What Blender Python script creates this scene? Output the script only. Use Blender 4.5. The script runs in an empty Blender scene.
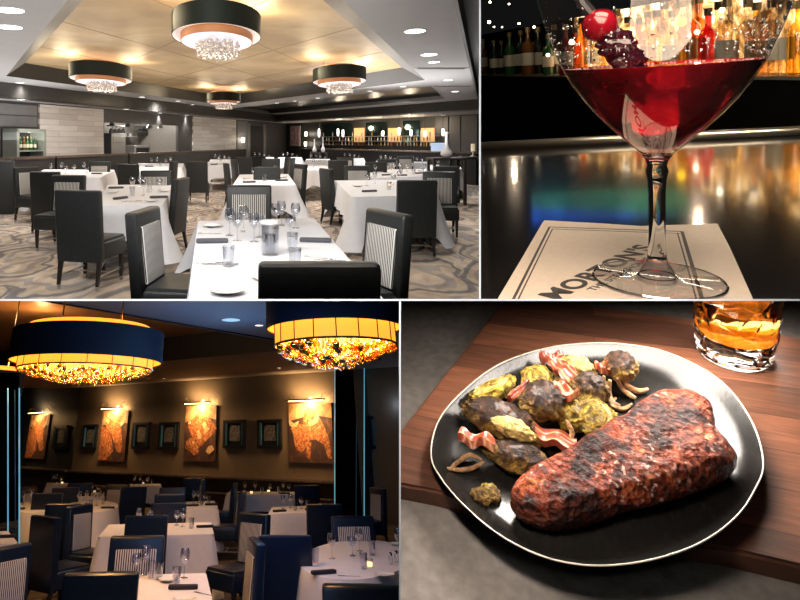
import bpy, bmesh, math, random
from mathutils import Vector, Matrix, noise
PI = math.pi
rnd = random.Random(7)
sc = bpy.context.scene
C = sc.collection

# ------------------------------------------------------------------ camera, world, exposure
CX, CY, F = 260.0, 140.0, 600.0
EYE = 1.5
CAM = Vector((0, 0, EYE))
cd = bpy.data.cameras.new('camera')
cam = bpy.data.objects.new('camera', cd); C.objects.link(cam)
cam.location = CAM; cam.rotation_euler = (PI/2, 0, 0)
cd.sensor_width = 36; cd.lens = 36*F/800
cd.shift_x = (400-CX)/800; cd.shift_y = -(300-CY)/800
cd.clip_start = 0.05; cd.clip_end = 200
sc.camera = cam
sc.view_settings.view_transform = 'Standard'; sc.view_settings.look = 'None'
sc.view_settings.gamma = 1; sc.view_settings.exposure = 0.0
try: sc.view_settings.use_curve_mapping = False
except Exception: pass
w_ = bpy.data.worlds.new('world'); sc.world = w_; w_.use_nodes = True
w_.node_tree.nodes['Background'].inputs[0].default_value = (0.55, 0.55, 0.6, 1)
w_.node_tree.nodes['Background'].inputs[1].default_value = 0.01
try:
    sc.cycles.max_bounces = 10; sc.cycles.transparent_max_bounces = 24; sc.cycles.transmission_bounces = 10
    sc.cycles.sample_clamp_indirect = 6; sc.cycles.caustics_reflective = False; sc.cycles.caustics_refractive = False
    sc.cycles.use_denoising = True
except Exception: pass

def ray(px, py): return Vector(((px-CX)/F, 1.0, (CY-py)/F))
def pd(px, py, d): return CAM + ray(px, py)*d
def frame(u, v, w, o):
    return Matrix(((u[0], v[0], w[0], o[0]), (u[1], v[1], w[1], o[1]), (u[2], v[2], w[2], o[2]), (0, 0, 0, 1)))
class Fr:
    """a booth's own upright frame"""
    def __init__(s, M): s.M = M; s.I = M.inverted(); s.o = s.I @ CAM
    def ray(s, px, py): return (s.I.to_3x3() @ ray(px, py))
    def at(s, px, py, h):
        d = s.ray(px, py); t = (h - s.o.z)/d.z
        return s.o + d*t
    def on(s, px, py, p0, n):
        d = s.ray(px, py); t = (Vector(p0)-s.o).dot(n)/d.dot(n)
        return s.o + d*t
    def dep(s, px, py, d): return s.o + s.ray(px, py)*d

TL = Fr(Matrix.Identity(4))
# dim dining room: its horizon lies on row 440
h = Vector(((200-CX)/F, 1, -0.5)); a = -h.x/1.25
u = Vector((1, a, -0.5*a)).normalized(); v = h.normalized(); w = u.cross(v).normalized(); v = w.cross(u)
BL_EYE = 1.8
BL = Fr(frame(u, v, w, CAM - w*BL_EYE))
# bar counter
n = ray(655, 140); u = Vector((n.y, -n.x, 0)).normalized(); nn = n.normalized()
zp = (Vector((0, 0, 1)) - nn*nn.z).normalized(); el = math.radians(7.5)
w = zp*math.cos(el) - nn*math.sin(el); v = w.cross(u).normalized()
TR = Fr(frame(u, v, w, pd(655, 282, 2.6)))
# steak table
nn = ray(600, 450).normalized(); zp = (Vector((0, 0, 1)) - nn*nn.z).normalized(); el = math.radians(43)
w = zp*math.cos(el) - nn*math.sin(el); u = nn.cross(zp).normalized(); v = w.cross(u).normalized()
BR = Fr(frame(u, v, w, pd(600, 452, 2.6)))

# ------------------------------------------------------------------ lights
def area(name, M, loc, target, size, power, col, size_y=None, spread=None):
    l = bpy.data.lights.new(name, 'AREA'); l.energy = power; l.color = col; l.size = size
    if size_y: l.shape = 'RECTANGLE'; l.size_y = size_y
    if spread: l.spread = spread
    o = bpy.data.objects.new(name, l); C.objects.link(o)
    p = M @ Vector(loc); t = M @ Vector(target)
    o.matrix_world = Matrix.Translation(p) @ (t-p).to_track_quat('-Z', 'Y').to_matrix().to_4x4()
    return o
def spot(name, M, loc, target, power, col, ang=90, blend=.6, r=.05):
    l = bpy.data.lights.new(name, 'SPOT'); l.energy = power; l.color = col; l.spot_size = math.radians(ang); l.spot_blend = blend
    l.shadow_soft_size = r
    o = bpy.data.objects.new(name, l); C.objects.link(o)
    p = M @ Vector(loc); t = M @ Vector(target)
    o.matrix_world = Matrix.Translation(p) @ (t-p).to_track_quat('-Z', 'Y').to_matrix().to_4x4()
    return o
def point(name, M, loc, power, col, r=.05, below=None):
    if below is not None:
        q_ = M @ Vector(loc) - CAM
        if q_.dot(Vector((0, (CY-301)/F, -1.0))) < below: return None
    l = bpy.data.lights.new(name, 'POINT'); l.energy = power; l.color = col; l.shadow_soft_size = r
    o = bpy.data.objects.new(name, l); C.objects.link(o); o.location = M @ Vector(loc); return o
I4 = Matrix.Identity(4)
# bright room: added unseen fill lights, not fixtures of the room
area('bright_room_front_fill', I4, (-0.85, 2.4, 2.45), (-0.2, 9.0, 2.2), 3.0, 160, (1, .98, .97), .5)
area('bright_room_up_fill', I4, (-1.3, 11, 2.3), (-1.3, 11, 4), 5.2, 75, (1, .93, .86), 13)  # added up-facing fills that brighten the ceilings from below
area('bright_room_right_up_fill', I4, (3.2, 14, 1.6), (3.8, 13, 4), 1.3, 110, (1, .98, .96), 6)
area('bright_room_left_up_fill', I4, (-6.0, 11, 1.5), (-6.0, 11, 4), 3.0, 130, (1, .98, .96), 10)
for x_, y_, p_ in ((0, 4.0, 40), (-2.6, 6.5, 110), (2.0, 7.0, 110), (-4.5, 10, 230), (0, 10, 230), (3.6, 10.5, 230), (-3.5, 15, 330), (1.0, 15, 330), (5.0, 16, 330), (-3.5, 21, 520), (1.0, 24, 520), (5.0, 22, 520), (-6, 15, 350)):
    spot('bright_room_down_fill', I4, (x_, y_, 2.86 if y_ > 7.5 else 3.1), (x_, y_+.4, 0), p_, (1, .96, .93), 165, 1.0, .25)  # added soft downward fill, no fixture modelled

# ------------------------------------------------------------------ materials
MATS = {}
def mat(name, col=(.5, .5, .5), rough=.5, metal=0., spec=.5, emis=None, estr=0., trans=0., ior=1.45, coat=0., sheen=0.):
    m = bpy.data.materials.new(name); m.use_nodes = True
    b = m.node_tree.nodes['Principled BSDF']
    b.inputs['Base Color'].default_value = (*col, 1); b.inputs['Roughness'].default_value = rough
    b.inputs['Metallic'].default_value = metal; b.inputs['Specular IOR Level'].default_value = spec
    b.inputs['IOR'].default_value = ior
    if emis: b.inputs['Emission Color'].default_value = (*emis, 1); b.inputs['Emission Strength'].default_value = estr
    if trans: b.inputs['Transmission Weight'].default_value = trans
    if coat: b.inputs['Coat Weight'].default_value = coat; b.inputs['Coat Roughness'].default_value = .15
    if sheen: b.inputs['Sheen Weight'].default_value = sheen
    MATS[name] = m
    return m
def nodes(m): return m.node_tree.nodes, m.node_tree.links, m.node_tree.nodes['Principled BSDF']
def coords(m, scale=(1, 1, 1), rot=(0, 0, 0), src='Object'):
    N, L, b = nodes(m)
    tc = N.new('ShaderNodeTexCoord'); mp = N.new('ShaderNodeMapping')
    mp.inputs['Scale'].default_value = scale; mp.inputs['Rotation'].default_value = rot
    L.new(tc.outputs[src], mp.inputs['Vector']); return mp.outputs['Vector']
def ramp(m, fac, stops):
    N, L, b = nodes(m); r = N.new('ShaderNodeValToRGB'); e = r.color_ramp.elements
    while len(e) < len(stops): e.new(.5)
    for k, (p, c) in enumerate(stops): e[k].position = p; e[k].color = (*c, 1)
    L.new(fac, r.inputs['Fac']); return r.outputs['Color']
def ntex(m, vec, scale, detail=4, rough=.55, dist=0.):
    N, L, b = nodes(m); t = N.new('ShaderNodeTexNoise'); t.inputs['Scale'].default_value = scale
    t.inputs['Detail'].default_value = detail; t.inputs['Roughness'].default_value = rough; t.inputs['Distortion'].default_value = dist
    L.new(vec, t.inputs['Vector']); return t.outputs['Fac']
def vtex(m, vec, scale, feature='F1', out='Distance', rnd_=1.):
    N, L, b = nodes(m); t = N.new('ShaderNodeTexVoronoi'); t.feature = feature; t.inputs['Scale'].default_value = scale
    t.inputs['Randomness'].default_value = rnd_
    L.new(vec, t.inputs['Vector']); return t.outputs[out]
def wtex(m, vec, scale, dist=0., detail=2, axis='X', prof='SIN'):
    N, L, b = nodes(m); t = N.new('ShaderNodeTexWave'); t.inputs['Scale'].default_value = scale; t.bands_direction = axis
    t.inputs['Distortion'].default_value = dist; t.inputs['Detail'].default_value = detail; t.wave_profile = prof
    L.new(vec, t.inputs['Vector']); return t.outputs['Fac']
def mathn(m, op, a, b_=0.5):
    N, L, b = nodes(m); t = N.new('ShaderNodeMath'); t.operation = op
    for k, x in enumerate((a, b_)):
        if isinstance(x, (int, float)): t.inputs[k].default_value = x
        else: L.new(x, t.inputs[k])
    return t.outputs[0]
def mixc(m, fac, a, b_, mode='MIX'):
    N, L, b = nodes(m); t = N.new('ShaderNodeMix'); t.data_type = 'RGBA'; t.blend_type = mode
    if isinstance(fac, (int, float)): t.inputs[0].default_value = fac
    else: L.new(fac, t.inputs[0])
    for k, x in ((6, a), (7, b_)):
        if isinstance(x, tuple): t.inputs[k].default_value = (*x, 1)
        else: L.new(x, t.inputs[k])
    return t.outputs[2]
def setc(m, col=None, rough=None, bump=None, bs=.3, bd=.01):
    N, L, b = nodes(m)
    if col is not None: L.new(col, b.inputs['Base Color'])
    if rough is not None: L.new(rough, b.inputs['Roughness'])
    if bump is not None:
        t = N.new('ShaderNodeBump'); t.inputs['Strength'].default_value = bs; t.inputs['Distance'].default_value = bd
        L.new(bump, t.inputs['Height']); L.new(t.outputs[0], b.inputs['Normal'])
def noisy(name, col, var=.15, scale=8, rough=.5, bs=0., **k):
    """plain material with a soft procedural variation of its own colour"""
    m = mat(name, col, rough, **k); v = coords(m); f = ntex(m, v, scale, 5)
    lo = tuple(max(0, c*(1-var)) for c in col); hi = tuple(min(1, c*(1+var)) for c in col)
    setc(m, ramp(m, f, [(.3, lo), (.7, hi)]), bump=f if bs else None, bs=bs); return m
def glassy(name, tint=(1, 1, 1), edge=.75, base=.06, rough=.02):
    """thin clear glassware: see-through in the middle, bright at grazing angles"""
    m = bpy.data.materials.new(name); m.use_nodes = True; N, L = m.node_tree.nodes, m.node_tree.links
    N.clear(); o = N.new('ShaderNodeOutputMaterial'); mx = N.new('ShaderNodeMixShader')
    t = N.new('ShaderNodeBsdfTransparent'); t.inputs[0].default_value = (*tint, 1)
    g = N.new('ShaderNodeBsdfGlossy'); g.inputs['Roughness'].default_value = rough; g.inputs['Color'].default_value = (1, 1, 1, 1)
    lw = N.new('ShaderNodeLayerWeight'); lw.inputs[0].default_value = .35
    mm = N.new('ShaderNodeMath'); mm.operation = 'MULTIPLY_ADD'; mm.inputs[1].default_value = edge; mm.inputs[2].default_value = base
    L.new(lw.outputs['Facing'], mm.inputs[0]); L.new(mm.outputs[0], mx.inputs[0])
    L.new(t.outputs[0], mx.inputs[1]); L.new(g.outputs[0], mx.inputs[2]); L.new(mx.outputs[0], o.inputs[0])
    MATS[name] = m; return m

leather = noisy('black_leather', (.020, .022, .021), .2, 30, .42, .05)
leather_n = noisy('navy_leather', (.005, .012, .030), .2, 30, .30, .05)
wood_leg = noisy('dark_leg_wood', (.02, .015, .012), .2, 20, .35)
metal_tip = mat('brushed_metal', (.55, .53, .5), .3, 1.)
chrome = mat('chrome', (.8, .8, .82), .12, 1.)
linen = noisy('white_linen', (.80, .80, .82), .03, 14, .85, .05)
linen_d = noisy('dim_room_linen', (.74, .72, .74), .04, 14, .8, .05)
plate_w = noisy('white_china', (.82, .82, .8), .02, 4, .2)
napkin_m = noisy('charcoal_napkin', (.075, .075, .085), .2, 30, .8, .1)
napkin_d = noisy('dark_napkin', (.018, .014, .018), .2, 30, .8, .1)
steel = mat('cutlery_steel', (.6, .6, .62), .2, 1.)
glass_t = glassy('thin_glass', (.93, .94, .96), .7, .06)
glass_b = glassy('thin_glass_dim', (.9, .9, .95), .95, .10)
def stripes(name, c1, c2, n_):
    m = mat(name, c1, .7); v = coords(m); f = wtex(m, v, n_, 0, 0, 'X')
    setc(m, ramp(m, f, [(.44, c1), (.56, c2)])); return m
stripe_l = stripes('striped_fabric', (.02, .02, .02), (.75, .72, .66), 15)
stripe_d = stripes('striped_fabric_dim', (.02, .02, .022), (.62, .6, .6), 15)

# ------------------------------------------------------------------ mesh helpers
class MB:
    def __init__(s): s.v = []; s.f = []; s.mi = []; s.cur = 0
    def add(s, vs, fs, M=None):
        b = len(s.v)
        for p in vs: s.v.append(tuple(M @ Vector(p)) if M is not None else tuple(p))
        for f in fs: s.f.append(tuple(b+i for i in f)); s.mi.append(s.cur)
        return s
    def box(s, x0, x1, y0, y1, z0, z1, M=None):
        vs = [(x0, y0, z0), (x1, y0, z0), (x1, y1, z0), (x0, y1, z0), (x0, y0, z1), (x1, y0, z1), (x1, y1, z1), (x0, y1, z1)]
        return s.add(vs, [(3, 2, 1, 0), (4, 5, 6, 7), (0, 1, 5, 4), (1, 2, 6, 5), (2, 3, 7, 6), (3, 0, 4, 7)], M)
    def rbox(s, x0, x1, y0, y1, z0, z1, r=.02, seg=2, M=None):
        bm = bmesh.new(); bmesh.ops.create_cube(bm, size=1)
        for q in bm.verts:
            q.co = Vector(((x0+x1)/2+q.co.x*(x1-x0), (y0+y1)/2+q.co.y*(y1-y0), (z0+z1)/2+q.co.z*(z1-z0)))
        bmesh.ops.bevel(bm, geom=bm.edges[:], offset=r, segments=seg, affect='EDGES', profile=.6)
        s.add([q.co for q in bm.verts], [[q.index for q in f.verts] for f in bm.faces], M); bm.free(); return s
    def lathe(s, prof, seg=16, M=None, sx=1., sy=1., fn=None):
        vs = []; fs = []; n_ = len(prof)
        for k in range(seg):
            a_ = 2*PI*k/seg
            for (r, z) in prof:
                rr = r*(fn(a_, z) if fn else 1)
                vs.append((rr*math.cos(a_)*sx, rr*math.sin(a_)*sy, z))
        for k in range(seg):
            k2 = (k+1) % seg
            for j in range(n_-1):
                if prof[j][0] < 1e-6 and prof[j+1][0] < 1e-6: continue
                fs.append((k*n_+j, k2*n_+j, k2*n_+j+1, k*n_+j+1))
        return s.add(vs, fs, M)
    def disc(s, r, z, seg=24, M=None, sx=1., sy=1.):
        return s.add([(r*math.cos(2*PI*k/seg)*sx, r*math.sin(2*PI*k/seg)*sy, z) for k in range(seg)], [tuple(range(seg))], M)
    def tube(s, pts, r, seg=8, cap=True):
        pts = [Vector(p) for p in pts]; n_ = len(pts); rs = r if isinstance(r, (list, tuple)) else [r]*n_
        vs = []; fs = []; prev = None
        for i, p in enumerate(pts):
            t = (pts[min(i+1, n_-1)]-pts[max(i-1, 0)]).normalized()
            if prev is None:
                x = t.orthogonal().normalized()
            else: x = (prev - t*prev.dot(t)).normalized()
            prev = x; y = t.cross(x)
            for k in range(seg):
                a_ = 2*PI*k/seg; vs.append(p + (x*math.cos(a_)+y*math.sin(a_))*rs[i])
        for i in range(n_-1):
            for k in range(seg):
                k2 = (k+1) % seg; fs.append((i*seg+k, i*seg+k2, (i+1)*seg+k2, (i+1)*seg+k))
        if cap: fs.append(tuple(range(seg-1, -1, -1))); fs.append(tuple((n_-1)*seg+k for k in range(seg)))
        return s.add(vs, fs)
    def ball(s, c, r, seg=8, rings=6, M=None):
        if not isinstance(r, (tuple, list)): r = (r, r, r)
        vs = []; fs = []
        for i in range(rings+1):
            th = PI*i/rings
            for k in range(seg):
                a_ = 2*PI*k/seg
                vs.append((c[0]+r[0]*math.sin(th)*math.cos(a_), c[1]+r[1]*math.sin(th)*math.sin(a_), c[2]+r[2]*math.cos(th)))
        for i in range(rings):
            for k in range(seg):
                k2 = (k+1) % seg; fs.append((i*seg+k, (i+1)*seg+k, (i+1)*seg+k2, i*seg+k2))
        return s.add(vs, fs, M)
    def prism(s, pts, z0, z1, M=None):
        n_ = len(pts)
        vs = [(p[0], p[1], z0) for p in pts]+[(p[0], p[1], z1) for p in pts]
        fs = [tuple(range(n_-1, -1, -1)), tuple(range(n_, 2*n_))]+[(i, (i+1) % n_, n_+(i+1) % n_, n_+i) for i in range(n_)]
        return s.add(vs, fs, M)
    def slab(s, pts3, nrm, th):
        """thick plate: 3-D outline pushed along nrm"""
        n_ = len(pts3); nv = Vector(nrm)*th
        vs = [Vector(p) for p in pts3]+[Vector(p)+nv for p in pts3]
        fs = [tuple(range(n_-1, -1, -1)), tuple(range(n_, 2*n_))]+[(i, (i+1) % n_, n_+(i+1) % n_, n_+i) for i in range(n_)]
        return s.add(vs, fs)
    def mesh(s, name, m, angle=35, smooth=True, merge=False):
        me = bpy.data.meshes.new(name); me.from_pydata(s.v, [], s.f)
        for q in (m if isinstance(m, (list, tuple)) else [m]): me.materials.append(q)
        if any(s.mi): me.polygons.foreach_set('material_index', s.mi)
        bm = bmesh.new(); bm.from_mesh(me)
        if merge: bmesh.ops.remove_doubles(bm, verts=bm.verts, dist=1e-5)
        bmesh.ops.recalc_face_normals(bm, faces=bm.faces); bm.to_mesh(me); bm.free()
        if smooth:
            me.polygons.foreach_set('use_smooth', [True]*len(me.polygons)); me.set_sharp_from_angle(angle=math.radians(angle))
        return me

BOOTH = {}
def link(name, data, M, parent=None, booth=None):
    o = bpy.data.objects.new(name, data); C.objects.link(o)
    if parent is not None: o.parent = parent
    else: o.matrix_world = M; 
    if booth: BOOTH[o.name] = booth
    elif parent is not None: BOOTH[o.name] = BOOTH.get(parent.name)
    return o
def tag(o, label, cat, group=None):
    o['label'] = label; o['category'] = cat
    if group: o['group'] = group
    return o
def thing(name, booth, M, label, cat, group=None):
    return tag(link(name, None, M, booth=booth), label, cat, group)
def single(name, booth, mesh, M, label, cat, group=None):
    return tag(link(name, mesh, M, booth=booth), label, cat, group)
def struct(name, booth, mesh, M=I4, label=None):
    o = link(name, mesh, M, booth=booth); o['kind'] = 'structure'
    if label: o['label'] = label
    return o
def LM(fr, loc, yaw=0., sc_=1.):
    return fr.M @ Matrix.Translation(loc) @ Matrix.Rotation(yaw, 4, 'Z') @ Matrix.Scale(sc_, 4)
FRS = {'TL': TL, 'BL': BL, 'TR': TR, 'BR': BR}

# ------------------------------------------------------------------ shared furniture meshes
def chair_meshes(lea, stripe):
    d = {}
    m = MB()
    # upholstered back with a slight rake and rounded edges (thick slab from seat rail to top)
    m.rbox(-.25, .25, -.045, .045, .27, 1.0, .028, 3)
    m.v = [(x, y - (z-.45)*.10 if z > .45 else y, z) for x, y, z in m.v]
    d['backrest'] = m.mesh('backrest', lea)
    m = MB(); m.rbox(-.185, .185, .03, .052, .50, .90, .012, 2)
    m.v = [(x, y - (z-.45)*.10+.006, z) for x, y, z in m.v]
    d['back_panel'] = m.mesh('back_panel', stripe)
    m = MB(); m.rbox(-.25, .25, .03, .50, .29, .47, .03, 3); m.rbox(-.235, .235, .05, .49, .44, .495, .022, 2)
    d['seat'] = m.mesh('seat', lea)
    for k, (x, y) in enumerate(((-.215, -.01), (.215, -.01), (-.215, .45), (.215, .45))):
        m = MB(); t = .022
        vs = [(x-t, y-t, .30), (x+t, y-t, .30), (x+t, y+t, .30), (x-t, y+t, .30)]
        q = .014; dy = -.05 if y < 0 else 0
        vs += [(x-q, y-q+dy, .045), (x+q, y-q+dy, .045), (x+q, y+q+dy, .045), (x-q, y+q+dy, .045)]
        m.add(vs, [(0, 1, 2, 3), (7, 6, 5, 4), (0, 4, 5, 1), (1, 5, 6, 2), (2, 6, 7, 3), (3, 7, 4, 0)])
        d['leg%d' % k] = m.mesh('leg', wood_leg)
        m = MB(); m.box(x-q, x+q, y-q+dy, y+q+dy, 0, .045); d['tip%d' % k] = m.mesh('foot_cap', metal_tip)
    m = MB(); m.box(-.222, -.208, -.02, .45, .13, .145); m.box(.208, .222, -.02, .45, .13, .145); m.box(-.215, .215, .2, .213, .13, .145)
    d['stretcher'] = m.mesh('stretcher', metal_tip)
    return d
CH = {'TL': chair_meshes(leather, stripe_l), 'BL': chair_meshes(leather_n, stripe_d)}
CHG = {'TL': 'leather dining chairs in the bright room', 'BL': 'blue leather dining chairs in the dim room'}
def chair(booth, px, ytop, yaw, label, legs=True, hz=1.0, group=None):
    fr = FRS[booth]; p = fr.at(px, ytop, hz); 
    d = CH[booth]
    # the slab top sits slightly behind its foot
    yw = math.radians(yaw); back = Vector((math.sin(yw)*-.055, math.cos(yw)*.055, 0)); 
    loc = Vector((p.x+back.x, p.y+back.y, 0))
    t = thing('dining_chair', booth, LM(fr, loc, yw), label, 'chair', group or CHG[booth])
    link('backrest', d['backrest'], None, t)
    link('seat', d['seat'], None, t)
    q = link('back_panel', d['back_panel'], None, t); q['label'] = 'striped fabric inner back panel'
    if legs:
        for k in range(4):
            l = link('leg', d['leg%d' % k], None, t); link('foot_cap', d['tip%d' % k], None, l)
        link('stretcher', d['stretcher'], None, t)
    return t

# glassware -----------------------------------------------------
def wine_prof(h_=.21, r=.04):
    return [(0.0, .0), (.034, .001), (.033, .004), (.008, .010), (.0042, .02), (.0038, .085*h_/.21), (.008, .095*h_/.21), (r*.78, .118*h_/.21),
            (r, .148*h_/.21), (r*.98, .175*h_/.21), (r*.80, h_), (r*.77, h_), (r*.94, .175*h_/.21), (r*.95, .148*h_/.21), (.004, .10*h_/.21), (0, .1*h_/.21)]
def mk(prof, name, m, seg): return MB().lathe(prof, seg).mesh(name, m, 60)
G = {}
for b, gm in (('TL', glass_t), ('BL', glass_b)):
    G[b] = {'wine_glass': mk(wine_prof(), 'wine_glass', gm, 20), 'wine_far': mk(wine_prof(), 'wine_glass', gm, 10),
            'tumbler': mk([(0, 0), (.031, 0), (.037, .12), (.035, .12), (.029, .012), (0, .012)], 'tumbler', gm, 18),
            'goblet': mk(wine_prof(.17, .042), 'water_goblet', gm, 16)}
plate_me = MB().lathe([(0, .006), (.05, .006), (.058, .010), (.085, .018), (.087, .020), (.085, .022), (.058, .014), (.05, .010), (0, .010)], 28).mesh('side_plate', plate_w, 60)
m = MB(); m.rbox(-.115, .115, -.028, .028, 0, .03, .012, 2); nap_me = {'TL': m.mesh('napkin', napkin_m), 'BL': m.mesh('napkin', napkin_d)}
def fork_mesh():
    m = MB(); m.box(-.004, .004, -.10, .03, .001, .004); m.box(-.011, .011, .03, .055, .001, .004)
    for x in (-.0095, -.0032, .0032, .0095): m.box(x-.0018, x+.0018, .055, .095, .001, .004)
    return m.mesh('fork', steel)
def knife_mesh():
    m = MB(); m.rbox(-.007, .007, -.11, -.01, .001, .009, .003, 1); m.prism([(-.006, -.01), (.006, -.01), (.008, .06), (.003, .11), (-.006, .10)], .002, .004)
    return m.mesh('knife', steel)
FORK, KNIFE = fork_mesh(), knife_mesh()
m = MB().lathe([(0, 0), (.019, 0), (.019, .055), (.012, .065), (0, .066)], 14); SHAK = m.mesh('shaker_body', glass_t)
m = MB().lathe([(0, .066), (.015, .066), (.016, .085), (.008, .092), (0, .092)], 14); SHCAP = m.mesh('shaker_cap', chrome)
amber_glow = mat('candle_glow', (.9, .7, .45), .4, emis=(1, .62, .25), estr=3.0)
m = MB().lathe([(0, 0), (.036, 0), (.038, .07), (.034, .07), (.032, .01), (0, .01)], 16)
VOT = m.mesh('votive', glass_t); VOTC = MB().lathe([(0, .012), (.028, .012), (.028, .04), (0, .042)], 12).mesh('candle', amber_glow)

def item(booth, kind, p, yaw, label, cat, group=None, near=False):
    fr = FRS[booth]; M = LM(fr, p, yaw)
    if kind in ('wine_glass', 'tumbler', 'goblet'):
        me = G[booth][kind] if (near or kind != 'wine_glass') else G[booth]['wine_far']
        return single({'wine_glass': 'wine_glass', 'tumbler': 'water_tumbler', 'goblet': 'water_goblet'}[kind], booth, me, M, label, cat, group)
    if kind == 'plate': return single('side_plate', booth, plate_me, M, label, cat, group)
    if kind == 'napkin': return single('folded_napkin', booth, nap_me[booth], M, label, cat, group)
    if kind == 'fork': return single('fork', booth, FORK, M, label, cat, group)
    if kind == 'knife': return single('table_knife', booth, KNIFE, M, label, cat, group)
    if kind == 'shaker':
        t = thing('salt_shaker', booth, M, label, cat, group); link('shaker_body', SHAK, None, t); link('shaker_cap', SHCAP, None, t); return t
    if kind == 'votive':
        t = thing('votive_candle', booth, M, label, cat, group); link('glass_cup', VOT, None, t); link('candle', VOTC, None, t); return t

# tables --------------------------------------------------------
def cloth_mesh(pts, ztop, drop, cdrop, seed, m_, round_=False, flare=.10, cseg=10):
    """tablecloth lying on a top with outline pts (local xy, ccw) and hanging in folds"""
    R = random.Random(seed); cen = Vector((sum(p[0] for p in pts)/len(pts), sum(p[1] for p in pts)/len(pts)))
    out = []
    if round_:
        n_ = len(pts)
        for i, p in enumerate(pts):
            nn_ = (Vector(p)-cen).normalized(); out.append((Vector(p), nn_, .5+.5*math.sin(i/n_*2*PI*4)))
    else:
        P = [Vector(p) for p in pts]; k = len(P)
        for i in range(k):
            a_, b_ = P[i], P[(i+1) % k]; e = (b_-a_); L_ = e.length; e.normalize(); nn_ = Vector((e.y, -e.x)); ns = max(8, int(L_/.06))
            c_ = (P[(i+2) % k]-b_).normalized(); n2 = Vector((c_.y, -c_.x))
            for j in range(ns):
                t = j/ns; dd = min(t, 1-t)*L_
                if j == 0: continue
                out.append((a_+e*(.03+(L_-.06)*t), nn_, max(0, 1-dd/.38)**1.3))
            for j in range(5):
                t = j/4; q = nn_.lerp(n2, t).normalized()
                out.append((b_-e*.03*(1-t)+c_*.03*t, q, 1.0))
    n_ = len(out); vs = []; fs = []; LV = 7; f1, f2, ph = R.uniform(9, 12), R.uniform(17, 23), R.uniform(0, 6)
    s = 0; S = []
    for i in range(n_): S.append(s); s += (out[(i+1) % n_][0]-out[i][0]).length+.001
    for lv in range(LV):
        t = lv/(LV-1)
        for i, (p, nn_, c) in enumerate(out):
            c = c**1.4; fold = math.sin(S[i]*f1+ph)*.55+math.sin(S[i]*f2+2*ph)*.3
            dr = drop+cdrop*c + .015*math.sin(S[i]*7+ph)
            offs = .006+t*(.012+fold*.030*t+.02)+c*t*flare*(.5+.5*t)
            if lv == 0: offs = 0
            z = ztop - (0 if lv == 0 else .006) - dr*(t**1.15)
            q = p+nn_*offs; vs.append((q.x, q.y, z))
    for lv in range(LV-1):
        for i in range(n_):
            j = (i+1) % n_; fs.append((lv*n_+i, lv*n_+j, (lv+1)*n_+j, (lv+1)*n_+i))
    # top: inner ring plus cap
    b0 = len(vs)
    for (p, nn_, c) in out: q = cen+(p-cen)*.94; vs.append((q.x, q.y, ztop+.002))
    for i in range(n_): j = (i+1) % n_; fs.append((i, b0+i, b0+j, j))
    fs.append(tuple(b0+i for i in range(n_)))
    mb = MB(); mb.v = vs; mb.f = fs; mb.mi = [0]*len(fs)
    return mb.mesh('tablecloth', m_, 50)
table_wood = noisy('table_wood', (.03, .022, .018), .3, 12, .4)
def table(booth, quad_px, desc, drop=.34, cdrop=.22, seed=1, zt=.76, rnd_n=0, dmax=3.2):
    """quad_px: back-left, back-right, front-right, front-left pixels of the table top"""
    fr = FRS[booth]
    Q = [fr.at(x, y, zt) for x, y in quad_px]
    for i_, j_ in ((0, 3), (1, 2)):
        e_ = Q[i_]-Q[j_]
        if e_.length > dmax: Q[i_] = Q[j_]+e_*(dmax/e_.length)
    pts = [(Q[3].x, Q[3].y), (Q[2].x, Q[2].y), (Q[1].x, Q[1].y), (Q[0].x, Q[0].y)]
    cx_, cy_ = sum(p[0] for p in pts)/4, sum(p[1] for p in pts)/4
    loc = [(p[0]-cx_, p[1]-cy_) for p in pts]
    if rnd_n:
        ax = (Vector(loc[1])-Vector(loc[0]))/2; ay = (Vector(loc[3])-Vector(loc[0]))/2
        outl = [tuple(ax*math.cos(2*PI*k/rnd_n)+ay*math.sin(2*PI*k/rnd_n)) for k in range(rnd_n)]
    else: outl = loc
    M = LM(fr, (cx_, cy_, 0))
    t = thing('dining_table', booth, M, 'dark wooden table frame hidden beneath the cloth, '+desc, 'table', None)
    m = MB(); m.prism([(x*.985, y*.985) for x, y in outl], zt-.035, zt-.004); link('tabletop', m.mesh('tabletop', table_wood), None, t)
    if rnd_n:
        m = MB().lathe([(0, 0), (.26, 0), (.25, .03), (.05, .06), (.045, .7), (.12, zt-.036), (0, zt-.036)], 16)
        link('pedestal', m.mesh('pedestal', table_wood), None, t)
    else:
        for (x, y) in loc:
            m = MB(); x *= .86; y *= .9; m.box(x-.03, x+.03, y-.03, y+.03, 0, zt-.036); link('leg', m.mesh('leg', table_wood), None, t)
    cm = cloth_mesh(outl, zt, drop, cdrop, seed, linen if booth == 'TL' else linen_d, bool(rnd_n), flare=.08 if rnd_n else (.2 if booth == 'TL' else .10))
    single('tablecloth', booth, cm, M, 'white linen tablecloth over ' + desc, 'tablecloth')
    def P(s, r_):  # s across (left to right), r_ from front to back
        a_ = Q[3].lerp(Q[2], s); b_ = Q[0].lerp(Q[1], s); p = a_.lerp(b_, r_); p.z = zt+.004; return p
    P.desc = desc; P.booth = booth; P.yaw = math.atan2(pts[1][1]-pts[0][1], pts[1][0]-pts[0][0])
    return P
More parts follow.
